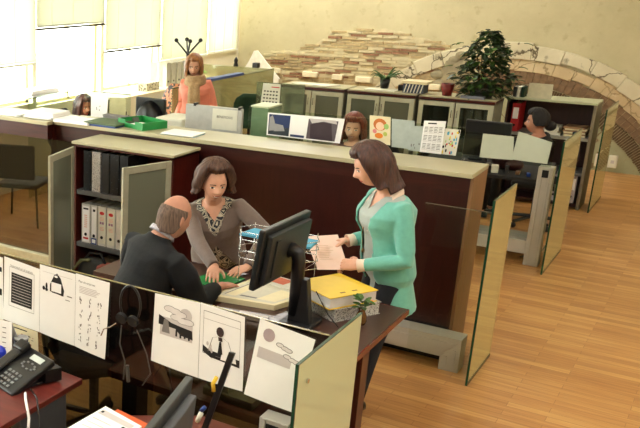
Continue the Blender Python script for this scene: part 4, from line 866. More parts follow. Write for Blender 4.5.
# bushy plant
r = thing('bushy_houseplant', 'tall bushy green houseplant on the rightmost back cabinet', 'plant', (-2.35, 10.5, 1.165))
MB().lathe([(.10, 0), (.13, .12), (.12, .12), (.11, .1)], (-2.35, 10.52, 1.166), n=20).build('pot', mat('grey_pot', (90, 86, 84), .6), r, smooth=True)
b_ = MB(); st = MB(); random.seed(11)
for k in range(9):
    a = 2*PI*k/9; top = (-2.35+.16*math.cos(a), 10.52+.1*math.sin(a), 1.5+.12*math.cos(k*2)); st.tube([(-2.35, 10.52, 1.24), (-2.35+.08*math.cos(a), 10.52+.06*math.sin(a), 1.38), top], .006, n=5)
st.build('stem', M_stem, r)
for k in range(800):
    z = random.random()**1.1; zz = 1.20+z*.68; R = (.28*(1-z)**.6*(1 if z > .15 else .75+z*1.6)+.02)*(1+.22*math.sin(zz*23+k%3))
    a = random.uniform(0, 2*PI); rr = R*math.sqrt(random.uniform(.3, 1)); c = (-2.35+rr*math.cos(a)*(1.05), 10.52+rr*math.sin(a)*.75, zz)
    leaf(b_, c, (math.cos(a)+random.uniform(-.9, .9), math.sin(a)+random.uniform(-.9, .9), random.uniform(-.5, .8)), random.uniform(.06, .10), random.uniform(.045, .065), 0 if random.random() < .8 else 1, .35)
for k in range(14):
    a = random.uniform(0, 2*PI); zz = random.uniform(1.35, 1.8); R = .34; leaf(b_, (-2.35+R*math.cos(a), 10.52+R*.6*math.sin(a), zz), (math.cos(a), math.sin(a), .2), .09, .06, 1, .4)
b_.build('foliage', [M_leafd, M_leaf], r)
r = thing('flower_pot', 'small dark red pot left of the bushy plant', 'pot', (-2.67, 10.5, 1.165)); MB().lathe([(.05, 0), (.07, .13), (.06, .13), (.055, .1)], (-2.70, 10.46, 1.166)).build('pot', mat('dark_red_ceramic', (110, 28, 24), .4), r, smooth=True)
b_ = MB()
for k in range(14): a = random.uniform(0, 6.28); leaf(b_, (-2.70, 10.46, 1.27), (math.cos(a), math.sin(a), .9), random.uniform(.05, .1), .02, 0, .5)
b_.build('foliage', M_leafd, r)
slab('magazine', 'flat blue grey magazine under the bushy plant', 'magazine', [(-2.52, 10.32), (-2.28, 10.32), (-2.28, 10.38), (-2.52, 10.38)], 1.166, .03, [mat('bluegrey_cover', (120, 124, 140), .5)])
# ================================================================== OPEN SHELVING CABINET RIGHT
SX0, SX1, SY0, SY1, SZ = -2.14, -1.27, 10.80, 11.20, 1.16
r = thing('open_shelving', 'dark open fronted shelving unit with grey end beside the aisle', 'shelving', ((SX0+SX1)/2, 11.0, 0))
MB().box((SX0, SY0, 0), (SX0+.02, SY1, SZ-.02)).box((SX0+.02, SY1-.015, .03), (SX1-.03, SY1, SZ-.02)).box((SX0+.02, SY0+.01, .03), (SX1-.03, SY1-.015, .06)).build('carcass', mahog('dark_mahogany', (44, 16, 14), .4), r)
MB().box((SX1-.03, SY0, 0), (SX1, SY1, SZ-.02)).build('side_panel', mat('taupe_panel', (122, 112, 92), .5), r)
MB().box((SX0, SY0-.01, SZ-.02), (SX1, SY1, SZ)).build('top_panel', mat('sage_laminate', (176, 180, 148), .4), r)
for z in (.78, .40): MB().box((SX0+.021, SY0+.01, z-.03), (SX1-.031, SY1-.016, z)).build('shelf', M_greyp if z < .5 else M_alu, r)
binder('red ring binder standing in the open shelving', (SX0+.09, 10.86, .781), .08, .31, .27, M_red, 0, 'white')
stack('paper_heap', 'heap of beige papers in the open shelving right of the dark haired woman', 'papers', -1.55, 10.87, -1.34, 11.1, .781, .10, M_creampaper, n=6, wob=.012, ms=[M_creampaper, mat('tan_paper', (150, 118, 84), .8)])
stack('paper_heap', 'crumpled white papers in the open shelving beside the beige heap', 'papers', -1.76, 10.87, -1.60, 11.1, .781, .09, M_offw, n=4, wob=.012)
for k in range(3): binder(['pale ring binder left on the lowest shelf by the aisle', 'pale ring binder second on the lowest shelf by the aisle', 'pale ring binder nearest the grey side panel on the lowest shelf'][k], (SX1-.27+.085*k-.005, 10.86, .061), .075, .315, .27, mat('mauve_grey_board', (168, 160, 166), .6), 0, 'white', 'pale binders on the lowest shelf')
slab('notice_card', 'upright pale notice card standing on the open shelving', 'sign', [(-1.96, 10.86), (-1.72, 10.84), (-1.72, 10.845), (-1.96, 10.865)], SZ+.001, .16, [mat('cream_card', (206, 200, 172), .7)])
for k, (x, c) in enumerate(((-2.09, M_dgrey), (-2.05, M_offw), (-2.01, M_dgreen))): o = MB().box((x-.016, 10.84, SZ), (x+.016, 11.0, SZ+.11)).build('book', c); tag(o, ['dark book leftmost of three on top of the open shelving', 'pale book in the middle of three on top of the open shelving', 'green book rightmost of three on top of the open shelving'][k], 'book', 'books on the open shelving')
# sockets on wall
for x, lab in ((-1.42, 'white wall socket box left of its twin near the floor'), (-1.27, 'white wall socket box right of its twin near the floor')):
    r = thing('wall_socket', lab, 'socket', (x, YB-.02, .12)); MB().box((x-.05, YB-.06, .06), (x+.05, YB-.001, .22)).build('cover', M_white_wall, r, bevel=.006); MB().box((x-.02, YB-.0615, .12), (x+.02, YB-.0605, .16)).build('outlet', M_inkl, r)

# ================================================================== LEFT BACK: shelves, coat stand, chairs, etc
r = thing('glass_shelf', 'glass shelf screen with papers at the far left below the window', 'shelf', (-6.4, 7.6, 0))
MB().box((-6.68, 7.55, 1.12), (-6.35, 8.55, 1.13)).build('shelf_board', M_glass, r); MB().box((-6.36, 7.55, .0), (-6.35, 8.55, 1.119)).build('glass_pane', M_glass, r); MB().box((-6.352, 7.55, 1.1302), (-6.34, 8.55, 1.14)).build('shelf_edge', M_glass_edge, r)
stack('paper_stack', 'loose white papers on the far left window shelf', 'papers', -6.64, 7.7, -6.42, 8.2, 1.131, .06, M_white, n=5, wob=.02)
r = thing('window_counter', 'pale shelf counter with glass front under the windows, carrying ring binders', 'counter', (-6.4, 10.0, 0))
MB().box((-6.69, 9.0, .97), (-6.10, 11.9, 1.0)).build('worktop', M_creampaper, r); MB().box((-6.13, 9.0, .0), (-6.10, 11.9, .969)).build('front_panel', M_cream, r)
for k in range(4):
    binder(['grey ring binder leftmost of the four under the windows', 'grey ring binder second from left under the windows', 'grey ring binder third from left under the windows', 'grey ring binder rightmost of the four under the windows'][k], (-6.25, 10.35+.14*k, 1.001), .09, .31, .26, mat('warm_grey_board', (176, 170, 150), .6), math.radians(90), 'none', 'ring binders under the windows')
o = MB().box((-6.35, 9.75, 1.001), (-6.2, 10.05, 1.10)).build('card_box', speckle('patterned_card', (200, 190, 160), (70, 60, 50), 60, .7)); tag(o, 'small patterned box left of the binders under the windows', 'box')
# coat stand
r = thing('coat_stand', 'black coat stand with curved hooks in front of the blinds', 'coat stand', (-5.55, 9.6, 0))
cx, cy = -5.50, 9.55
b_ = MB().tube([(cx, cy, 0.03), (cx, cy, 1.55)], .02); b_.lathe([(.2, 0), (.2, .02), (.03, .05)], (cx, cy, 0)); b_.build('pole', M_blackp, r, smooth=True)
for k in range(4):
    a = math.radians(38+90*k); h = MB().tube([(cx, cy, 1.52), (cx+.05*math.cos(a), cy+.05*math.sin(a), 1.58), (cx+.14*math.cos(a), cy+.14*math.sin(a), 1.68)], .011).ell((cx+.145*math.cos(a), cy+.145*math.sin(a), 1.69), (.026, .026, .026)); h.build('hook', M_blackp, r, smooth=True)
def cloth_blob(name, label, cat, c, rx, ry, z0, z1, m, seed):
    b = MB(); R = []
    for i in range(12):
        t = i/11; z = z0+(z1-z0)*t; s1 = .75+.3*math.sin(t*2.5)-.55*t**4
        R.append(((c[0]+.02*math.sin(seed+5*t), c[1], z), (rx*s1, 0, 0), (0, ry*s1, 0)))
    b.loft(R, n=24)
    for i, v in enumerate(b.v): k = i % 24; q = 1+.12*math.sin(k*2*PI/24*6+seed+v.z*3); v.x = c[0]+(v.x-c[0])*q; v.y = c[1]+(v.y-c[1])*q
    o = b.build(name, m, smooth=True); return tag(o, label, cat)
cloth_blob('patterned_coat', 'orange, black and cream patterned coat hanging on the coat stand', 'coat', (-5.56, 9.42, 0), .19, .10, .45, 1.18, speckle('patterned_cloth', (200, 130, 90), (40, 34, 32), 34, .55), 1)
cloth_blob('dark_coat', 'black coat hanging on the coat stand beside the standing woman', 'coat', (-5.46, 9.70, 0), .10, .08, .7, 1.38, mat('black_cloth', (26, 22, 26), .9), 2)
# glass partition behind standing woman and window sill objects
r = thing('glass_partition', 'glass partition with green edge right of the woman in pink', 'partition', (-5.3, 9.9, 0)); 
MB().box((-5.32, 8.9, .05), (-5.31, 11.6, 1.19)).build('glass_pane', glassmat('hazy_glass', (.75, .76, .66), 1.5, opaq=.35, diffuse_rgb=(200, 196, 150)), r); MB().box((-5.325, 8.9, 1.1902), (-5.305, 11.6, 1.2)).build('top_edge', M_glass_edge, r)
MB().box((-6.5, 11.6, .05), (-5.31, 11.61, 1.19)).build('glass_pane', glassmat('hazy_glass', (.75, .76, .66)), r)
o = MB().prism([(-5.36, 9.75, 1.2005), (-5.26, 9.75, 1.2005), (-5.26, 10.6, 1.2005), (-5.36, 10.6, 1.2005)], (0, 0, .03)).build('blue_folder', M_blue); tag(o, 'blue folder lying along the top of the glass partition', 'folder')
r = thing('flower_pot', 'red pot with a small green plant behind the woman in pink', 'plant', (-6.3, 11.2, 1.0)); MB().lathe([(.06, 0), (.08, .12), (.07, .12)], (-6.3, 11.25, 1.001)).build('pot', mat('red_pot', (176, 44, 34), .4), r, smooth=True)
b_ = MB()
for k in range(40): a = random.uniform(0, 6.28); leaf(b_, (-6.3+.02*math.cos(a), 11.25+.02*math.sin(a), 1.11), (math.cos(a), math.sin(a), random.uniform(.3, 1.2)), random.uniform(.08, .15), .04, 0, .5)
b_.build('foliage', mat('bright_leaf', (110, 160, 60), .5), r)
# white panel standing in for the sunlit patch on the wall
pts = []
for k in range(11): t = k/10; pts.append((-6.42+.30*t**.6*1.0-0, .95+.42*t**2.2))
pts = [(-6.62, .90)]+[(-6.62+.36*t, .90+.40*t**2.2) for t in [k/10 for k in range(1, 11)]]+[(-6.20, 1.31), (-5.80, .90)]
o = MB().prism([(x, 12.9, z) for x, z in pts], (0, .02, 0)).prism([(-6.6, 12.9, 0), (-5.82, 12.9, 0), (-5.82, 12.9, .899), (-6.6, 12.9, .899)], (0, .02, 0)).build('sunlit_patch_panel', mat('sunlit_patch_white', (250, 248, 236), .7)); tag(o, 'white peaked panel standing in for a sunlit patch in the window corner', 'panel')
o = MB().lathe([(.035, 0), (.03, .03), (.022, .05), (.03, .075), (.024, .10), (.006, .13)], (-5.9, 11.6, 1.2), n=12).build('figurine', M_blackp, smooth=True); tag(o, 'small black figurine in front of the white sunlit patch panel', 'figurine')
o.location = (.0, .01, -.009)
o = MB().box((-5.62, 11.56, 1.191), (-5.54, 11.64, 1.26)).build('black_cube', M_blackp, bevel=.004); tag(o, 'little black cube box in front of the white sunlit patch panel', 'box')
# office chairs
def office_chair(label, loc, rz, fab, group=None, back_h=1.0):
    r = thing('office_chair', label, 'chair', loc, rz, group)
    MB().box((-.23, -.22, .42), (.23, .23, .49)).build('seat', fab, r, local=True, bevel=.03)
    b = MB(); R = []
    for i in range(8):
        t = i/7; z = .56+(back_h-.56)*t; w_ = .21*(1-.55*(2*t-1)**4*(1 if t > .5 else .4)); R.append(((0, -.25-.03*math.sin(PI*t)+.0, z), (w_, 0, 0), (0, .03, 0)))
    b.loft(R, n=20).build('backrest', fab, r, local=True, smooth=True)
    MB().tube([(0, -.10, .44), (0, -.27, .45), (0, -.285, .62)], .018).build('back_bar', M_blackp, r, local=True)
    MB().tube([(0, 0, .42), (0, 0, .08)], .028).build('gas_lift', M_blackp, r, local=True)
    for k in range(5):
        a = 2*PI*k/5; l_ = MB().tube([(0, 0, .1), (.26*math.cos(a), .26*math.sin(a), .07)], .018).ell((.26*math.cos(a), .26*math.sin(a), .031), (.03, .03, .03)); l_.build('leg', M_blackp, r, local=True)
    return r
oc = office_chair('dark green office chair by the grey cabinets', (-4.96, 10.15, 0), math.radians(200), M_dgreen, back_h=1.0)
mc = office_chair('black office chair the bald man sits on', (-2.62, 3.66, 0), math.radians(-38), mat('black_upholstery', (20, 20, 24), .9), back_h=.98)
dup(mc, (-2.80, 8.20, 0), math.radians(160), 'dark office chair hidden behind the counter under the smiling woman')
dup(mc, (-1.55, 9.85, 0), math.radians(95), 'dark office chair of the dark haired woman by the shelving')
dup(mc, (-6.0, 7.98, 0), math.radians(-95), 'dark office chair of the woman at the far left')
# wooden chair seen through the glazed counter
r = thing('side_chair', 'dark chair seen through the tinted counter glass at the far left', 'chair', (-5.75, 6.75, 0), math.radians(20))
MB().box((-.22, -.22, .40), (.22, .22, .45)).build('seat', M_black, r, local=True, bevel=.02); MB().box((-.2, -.24, .5), (.2, -.2, .85)).build('backrest', M_black, r, local=True, bevel=.02)
for sx in (-1, 1):
    for sy in (-1, 1): MB().tube([(.2*sx, .2*sy, .42), (.23*sx, .23*sy, 0.01)], .012).build('leg', M_black, r, local=True)
# black monitor seen from behind w/ desk clutter on left
r = thing('long_desk', 'long pale desk behind the counter', 'desk', (-3.5, 6.9, 0))
MB().box((-5.0, 6.45, .725), (-2.2, 7.25, .75)).build('desktop', M_lam, r)
for x in (-4.9, -3.6, -2.3): MB().box((x-.03, 6.55, 0), (x+.03, 7.15, .724)).build('leg', M_alu, r)
r = thing('computer_monitor', 'black monitor with rounded back behind the green tray', 'monitor', (-4.7, 7.0, .75))
MB().box((-4.56, 6.98, .93), (-4.24, 7.02, 1.37)).build('screen_housing', M_blackp, r, bevel=.012); MB().loft([((-4.40, 6.98, 1.15), (.15, 0, 0), (0, 0, .2)), ((-4.40, 6.90, 1.14), (.11, 0, 0), (0, 0, .15))]).build('back_cover', M_blackp, r, smooth=True)
MB().tube([(-4.40, 7.0, .95), (-4.40, 7.0, .77)], .025).lathe([(.1, 0), (.1, .012), (.02, .02)], (-4.40, 7.0, .7505)).build('stand', M_blackp, r)
r = thing('glass_screen', 'glass screen with hanging papers left of the rounded black monitor', 'screen', (-4.9, 6.6, .75)); MB().box((-4.8, 6.50, .76), (-4.3, 6.508, 1.455)).build('glass_pane', M_glass, r)
MB().box((-4.8, 6.495, 1.4553), (-4.3, 6.513, 1.461)).build('top_edge', M_glass_edge, r)
Sheet((-4.72, 6.49, 1.44), (-4.53, 6.49, 1.46), (-4.54, 6.49, 1.20), (-4.72, 6.49, 1.19), n=Vector((0, -1, 0))).squig(.3, .3, .6, .7, 8, 2, .03).done('hanging_sheet', 'white sheet with faint pinkish marks beside the woman at far left', 'paper', INKS)
Sheet((-4.515, 6.49, 1.42), (-4.34, 6.49, 1.43), (-4.34, 6.49, 1.2), (-4.515, 6.49, 1.2), n=Vector((0, -1, 0))).done('hanging_sheet', 'pale olive sheet right of the marked sheet on the far left screen', 'paper', [mat('olive_paper', (176, 172, 128), .8)])
# pens cup
r = thing('pen_holder', 'pen holder crowded with pens in front of the rounded black monitor', 'pen holder', (-4.35, 6.7, .75)); MB().lathe([(.05, 0), (.05, .30)], (-4.52, 6.72, .7505)).build('holder', M_blue, r)
for k in range(8): a = k*.8; MB().tube([(-4.52+.02*math.cos(a), 6.72+.02*math.sin(a), .9), (-4.52+.05*math.cos(a), 6.72+.05*math.sin(a), 1.20+.03*(k % 3))], .006).build('pen', [M_offw, M_blue, M_blackp, M_redink][k % 4], r)
# printer left of sign board
r = thing('printer', 'pale printer left of the grey sign board', 'printer', (-4.0, 6.75, .75)); MB().box((-4.12, 6.62, .751), (-3.84, 6.95, 1.27)).build('body', M_offw, r, bevel=.02); MB().box((-4.04, 6.6195, 1.10), (-3.88, 6.6205, 1.16)).build('slot', M_dgrey, r)
# monitor behind counter beside peach woman + desk
r = thing('computer_monitor', 'black monitor in front of the woman in pink', 'monitor', (-4.5, 8.2, .75)); MB().box((-4.62, 8.15, .86), (-4.25, 8.19, 1.16)).build('screen_housing', M_blackp, r, bevel=.01); MB().tube([(-4.43, 8.2, .9), (-4.43, 8.2, .77)], .025).lathe([(.1, 0), (.1, .012), (.02, .02)], (-4.43, 8.2, .7505)).build('stand', M_blackp, r)
r = thing('back_desk', 'pale desk carrying the monitor of the woman in pink', 'desk', (-4.4, 8.2, 0)); MB().box((-5.65, 7.75, .72), (-3.5, 8.45, .75)).build('desktop', M_lam, r)
for x in (-5.55, -3.6): MB().box((x-.03, 7.85, 0), (x+.03, 8.4, .719)).build('leg', M_alu, r)
# calendar left of back cabinets (on stand screen)
s = Sheet((-4.22, 8.98, 1.33), (-4.02, 8.98, 1.33), (-4.02, 8.98, 1.08), (-4.24, 8.98, 1.08), n=Vector((0, -1, 0)))
for i in range(5):
    for j in range(4): s.rect(.1+.17*i, .3+.15*j, .2+.17*i, .36+.15*j, 1)
s.rect(.28, .88, .95, .98, 2).rect(.5, .12, .95, .16, 2)
s.done('wall_calendar', 'white month calendar with red strip left of the grey cabinets', 'calendar', [M_offw, M_ink, M_redink])
r = thing('side_screen', 'glass and grey screen carrying the month calendar', 'screen', (-4.1, 9.0, 0)); MB().box((-4.3, 8.99, .02), (-3.75, 9.0, 1.34)).build('glass_pane', glassmat('grey_hazy_glass', (.7, .75, .68), 1.5, opaq=.3, diffuse_rgb=(130, 140, 116)), r); MB().box((-4.3, 8.975, 0), (-3.75, 9.015, .02)).build('foot', M_alu, r)
# ================================================================== PEOPLE
def V3(*a): return Vector(a)
def frame_from(f, up=(0, 0, 1)):
    f = Vector(f).normalized(); r = f.cross(Vector(up)).normalized(); u = r.cross(f).normalized(); return r, f, u
def bend(sh, wr, l1, l2, pole):
    d = wr-sh; L = min(d.length, (l1+l2)*.995); dn = d.normalized(); wr = sh+dn*L
    a = (l1*l1-l2*l2+L*L)/(2*L); h = math.sqrt(max(0, l1*l1-a*a)); p = Vector(pole); p = (p-dn*p.dot(dn)).normalized()
    return sh+dn*a+p*h, wr
def hand_shells(mb, wr, d, nrm, side, curl=.5, spread=.12, s=1.0):
    """d finger direction, nrm = back-of-hand normal, side=+1 thumb on +cross"""
    d = Vector(d).normalized(); nrm = Vector(nrm); nrm = (nrm-d*nrm.dot(d)).normalized(); lat = d.cross(nrm).normalized()*side
    pw, pl, pt = .040*s, .085*s, .014*s
    mb.loft([(wr-d*.02*s, lat*.026*s, nrm*.020*s), (wr+d*.005*s, lat*.027*s, nrm*.019*s), (wr+d*.035*s, lat*pw*.95, nrm*.017*s), (wr+d*.065*s, lat*pw, nrm*pt), (wr+d*pl, lat*pw*.93, nrm*.011*s)], n=14)
    for i, (o_, L_) in enumerate(((-.75, .062), (-.26, .078), (.24, .084), (.72, .074))):
        b = wr+d*(pl-.012*s)+lat*o_*pw*.98; dd = (d+lat*o_*spread).normalized(); P = [b]; ang = 0; cur = b
        for seg, frac in enumerate((.2, .42, .32, .26)):
            if seg: ang += curl*(.75 if seg == 1 else .95)
            v = dd*math.cos(ang)-nrm*math.sin(ang); cur = cur+v*L_*s*frac; P.append(cur)
        r0 = .0088*s if i else .0076*s
        mb.tube(P, [r0, r0, r0*.95, r0*.88, r0*.78], n=8, dome=True)
    b = wr+d*.022*s+lat*.026*s; t1 = (d*.62+lat*.75-nrm*.25).normalized(); t2 = (d*.9+lat*.25-nrm*.35*(1+curl)).normalized()
    mb.tube([b-lat*.01*s, b+t1*.030*s, b+t1*.030*s+(t1+t2).normalized()*.028*s, b+t1*.030*s+(t1+t2).normalized()*.028*s+t2*.022*s], [.015*s, .0125*s, .0100*s, .0085*s], n=8, dome=True)
def g(x, s): return math.exp(-x*x/(2*s*s))
def head_shell(mb, c, F, male=False, s=1.0, smile=.5):
    """F=(right, fwd, up)"""
    R_, Fd, U = F; n, m = 56, 40; vs = []
    for j in range(1, m):
        el = -PI/2+PI*j/m
        for i in range(n):
            az = 2*PI*i/n; x, y, z = math.cos(el)*math.sin(az), math.cos(el)*math.cos(az), math.sin(el)
            X, Y, Z = x*.074, y*(.092 if y > 0 else .098), z*.115
            if z < 0:
                t = -z; X *= 1-.30*t**1.6*(1.15 if y > 0 else .8); 
                if y > 0: Y *= 1-.02*t
                else: Y *= 1-.35*t**1.3
                if y > 0: Z *= 1.0
            if y > 0:   # flatten front
                fr = y**2
                Y -= .010*fr*g(X, .05)*(1 if Z > -.09 else .6); 
                Y += .013*g(Z+.095, .02)*g(X, .022)*fr*1.1           # chin
                Y -= .0075*g(Z+.002, .013)*(g(X-.031, .014)+g(X+.031, .014))  # sockets
                Y += .0045*g(Z-.024, .009)*g(abs(X)-.03, .02)*fr              # brow
                nz = g(X, .0085+.004*max(0, min(1, (-Z)/.04)))*(.023*g(Z+.030, .011)+.013*g(Z+.012, .014)); Y += nz*fr
                Y += .006*g(Z+.033, .006)*(g(X-.012, .006)+g(X+.012, .006))*fr
                Y += .0065*g(Z+.060, .0045)*g(X, .020)+.0065*g(Z+.070, .005)*g(X, .017)-.003*g(Z+.065, .0022)*g(X, .022)
                Y += .006*smile*g(Z+.042, .016)*(g(X-.042, .015)+g(X+.042, .015))
            vs.append(c+(R_*X+Fd*Y+U*Z)*s)
    k = m-1; fs = [(j*n+i, j*n+(i+1) % n, (j+1)*n+(i+1) % n, (j+1)*n+i) for j in range(k-1) for i in range(n)]
    fs += [tuple(range(n-1, -1, -1)), tuple((k-1)*n+i for i in range(n))]
    fs = [tuple(reversed(f)) for f in fs]
    mb.add(vs, fs)
    for sx in (-1, 1):
        M = Matrix((R_, Fd, U)).transposed()
        mb.ell(c+(R_*sx*.074-Fd*.008-U*.012)*s, (.010*s, .018*s, .030*s), M=M@Matrix.Rotation(sx*.35, 3, 'Z'))
        mb.ell(c+(R_*sx*.078-Fd*.016-U*.004)*s, (.007*s, .010*s, .024*s), M=M@Matrix.Rotation(sx*.6, 3, 'Z'))
def paint_face(o, c, F, inv, s=1.0, brow=True, smile=.5, teeth=True):
    """material slots: 0 skin 1 eye dark 2 eye white 3 lip 4 brow 5 teeth"""
    R_, Fd, U = F
    for p in o.data.polygons:
        q = (inv@p.center)-c; X, Y, Z = q.dot(R_)/s, q.dot(Fd)/s, q.dot(U)/s
        if Y < .055 or abs(Z) > .12: continue
        ax = abs(X)-.031; mi = 0
        if (ax/.0145)**2+((Z+.001)/.0062)**2 < 1: mi = 1 if (abs(ax) < .0062 or Z > .0025) else 2
        elif brow and abs(Z-.019-.12*(-abs(ax))) < .0032 and abs(ax) < .018: mi = 4
        else:
            lift = smile*.010*(X/.024)**2
            if abs(X) < .025 and abs(Z+.065-lift) < .0075*(1-(X/.026)**2)+.0012:
                mi = 3
                if teeth and abs(Z+.065-lift) < .003 and abs(X) < .017: mi = 5
        if mi: p.material_index = mi
def torso_frame(P, N, fwd):
    U = (N-P).normalized(); f = Vector(fwd); f = (f-U*f.dot(U)).normalized(); return f.cross(U).normalized(), f, U
def torso_shell(mb, P, N, fwd, off=0, sw=.185, bust=.0, belly=0, down=0, hipw=.17, t1=1.0, flare=0):
    R_, f, U = torso_frame(P, N, fwd); L = (N-P).length
    prof = [(-.10, hipw*.86, .095), (0, hipw, .115+belly*.3), (.18, hipw*.98, .118+belly*.8), (.36, .145, .108+belly), (.50, .146, .108+belly*.8), (.66, .158, .116+bust*.6), (.78, .166, .112+bust*.7), (.88, sw*.86, .092), (.95, sw*.66, .070), (1.0, .070, .058), (1.04, .052, .052)]
    rings = []
    if down: rings.append((P-U*(.10*L+down)+f*.0, R_*(hipw*.92+off+flare), f*(.11+off+flare)))
    for t, rx, ry in prof:
        if t > t1: break
        c = P+U*t*L+f*(bust*.35*g(t-.70, .10)+belly*.4*g(t-.25, .25)+.012*math.sin(t*PI)); rings.append((c, R_*(rx+off), f*(ry+off)))
    mb.loft(rings, n=28)
def person(name, label, root, fwd, P, N, H, hdir, cfg):
    """all in world coords. P pelvis, N neck base, H head centre, hdir head forward"""
    P, N, H = Vector(P), Vector(N), Vector(H); ang = math.atan2(-fwd[0], fwd[1]); root_o = thing('person', label, 'person', root, ang)
    inv = (Matrix.Translation(root_o.location)@root_o.rotation_euler.to_matrix().to_4x4())
    s = cfg.get('s', 1.0); skin = cfg.get('skin', M_skin); sw = cfg.get('sw', .175); vox = cfg.get('vox', .0045)
    R_, f, U = torso_frame(P, N, fwd); HF = frame_from(hdir, cfg.get('hup', (0, 0, 1)))
    body = MB(); torso_shell(body, P, N, fwd, -.006, sw, cfg.get('bust', 0), cfg.get('belly', 0))
    nk = .052 if not cfg.get('male') else .060
    body.tube([N-U*.05, N+U*.01, H-HF[2]*.075-HF[1]*.025, H-HF[2]*.02-HF[1]*.02], [nk*1.15, nk, nk*.92, nk*.95], n=18)
    head_shell(body, H, HF, s=cfg.get('hs', 1.0), smile=cfg.get('smile', .5))
    arms = []
    for sx, key in ((-1, 'L'), (1, 'R')):
        sh = N-U*.060+R_*sx*sw*.86; wr, hd, hn, pole, curl = cfg[key]; el, wr = bend(sh, Vector(wr), .29*s, .25*s, pole); arms.append((sx, sh, el, wr))
        body.tube([sh-R_*sx*.05, sh, sh.lerp(el, .4), el, el.lerp(wr, .35), wr, wr+(wr-el).normalized()*.01], [.028, .032, .034, .031, .031, .024, .023], n=14, dome=True)
        hand_shells(body, wr, hd, hn, cfg.get('thumb'+key, 1), curl, s=cfg.get('hand', 1.0))
    legs = cfg.get('legs')
    for (hp, kn, an) in legs: body.tube([hp, kn, an], [.07, .045, .035], n=12, dome=True)
    bo = body.build('body', [skin, M_eye, mat('eye_white', (226, 222, 214), .4), cfg.get('lip', M_lip), cfg.get('browm', M_eye), mat('teeth_white', (236, 228, 214), .3)], root_o, remesh=vox, smooth_it=cfg.get('sm', 2))
    paint_face(bo, H, HF, inv, smile=cfg.get('smile', .5), teeth=cfg.get('teeth', True))
    # trousers / skirt
    tr = MB()
    torso_shell(tr, P, N, fwd, -.002, sw, 0, cfg.get('belly', 0), t1=.2)
    for (hp, kn, an) in legs: tr.tube([Vector(hp)+Vector((0, 0, .02)), Vector(hp).lerp(Vector(kn), .3), kn, Vector(kn).lerp(Vector(an), .5), Vector(kn).lerp(Vector(an), .96)], [.092, .088, .066, .058, .052], n=16)
    tr.build('trousers', cfg.get('trm', M_black), root_o, remesh=.010, smooth_it=3)
    for (hp, kn, an) in legs:
        a = Vector(an); fd = Vector((fwd[0], fwd[1], 0)).normalized(); rr = fd.cross(Vector((0, 0, 1))); z0 = a.z-.07
        b = Vector((a.x, a.y, max(z0, .0)))
        MB().loft([(b-fd*.07+V3(0, 0, .03), rr*.020, V3(0, 0, 1)*.025), (b-fd*.04+V3(0, 0, .036), rr*.036, V3(0, 0, 1)*.034), (b+fd*.05+V3(0, 0, .032), rr*.040, V3(0, 0, 1)*.030), (b+fd*.12+V3(0, 0, .026), rr*.042, V3(0, 0, 1)*.024), (b+fd*.17+V3(0, 0, .018), rr*.022, V3(0, 0, 1)*.014)], n=14).build('shoe', M_shoe, root_o, smooth=True)
    def cut(o, pred, solid=.004):
        me = o.data; bm = bmesh.new(); bm.from_mesh(me); dl = []
        for fc in bm.faces:
            q = inv@fc.calc_center_median()
            if pred(q): dl.append(fc)
        bmesh.ops.delete(bm, geom=dl, context='FACES'); bm.to_mesh(me); bm.free()
        for it in range(1): pass
        if solid: b = o.modifiers.new('solid', 'SOLIDIFY'); b.thickness = solid; b.offset = -1
    def tl(q): d = q-P; return d.dot(R_), d.dot(f), d.dot(U)
    Lt = (N-P).length
    def sleeves(mb, off, to=.96):
        for sx, sh, el, wr in arms:
            k = cfg.get('armr', 1.0); mb.tube([sh-R_*sx*.06-U*.01, sh-R_*sx*.015+U*.0, sh.lerp(el, .35), sh.lerp(el, .8), el, el.lerp(wr, .25), el.lerp(wr, .7), el.lerp(wr, to)], [.044+off, .050+off, .045*k+off, .041*k+off, .041*k+off, .038*k**.8+off, .033*k**.4+off, .029+off], n=16)
    if cfg.get('shirt'):
        m_, vz, k = cfg['shirt']; b = MB(); torso_shell(b, P, N, fwd, .004, sw, cfg.get('bust', 0), cfg.get('belly', 0), down=cfg.get('shirt_down', .0), t1=1.0, flare=cfg.get('shirt_flare', 0)); sleeves(b, -.004, cfg.get('cuff', .93))
        o = b.build('shirt', m_, root_o, remesh=.007, smooth_it=3)
        cut(o, lambda q: (lambda x, y, z: (z > Lt*.99 and abs(x) < .075) or (y > 0 and z > Lt*vz and abs(x) < (z-Lt*vz)*k))(*tl(q)))
    if cfg.get('jacket'):
        m_, vz, k, dn, w0 = cfg['jacket']; b = MB(); torso_shell(b, P, N, fwd, cfg.get('joff', .014), sw, cfg.get('bust', 0), cfg.get('belly', 0), down=dn, t1=cfg.get('jt1', .97), flare=.012); sleeves(b, .008, cfg.get('jto', .93))
        for i in range(len(b.v)):   # soft folds
            p = b.v[i]; b.v[i] = p+(mnoise.noise_vector(p*9)*.008)
        o = b.build('jacket', m_, root_o, remesh=.008, smooth_it=2)
        if w0 is not None: cut(o, lambda q: (lambda x, y, z: (z > Lt*.97 and abs(x) < .085) or (y > 0.02 and y < .24 and abs(x) < .13 and abs(x) < w0+max(0, (z-Lt*vz))*k+max(0, -z+.1)*cfg.get('jopen', .0)+max(0, (Lt*cfg.get('jbtn', -9))-z)*.55))(*tl(q)), .007)
    return root_o, HF, H, arms, (R_, f, U, P, N), inv
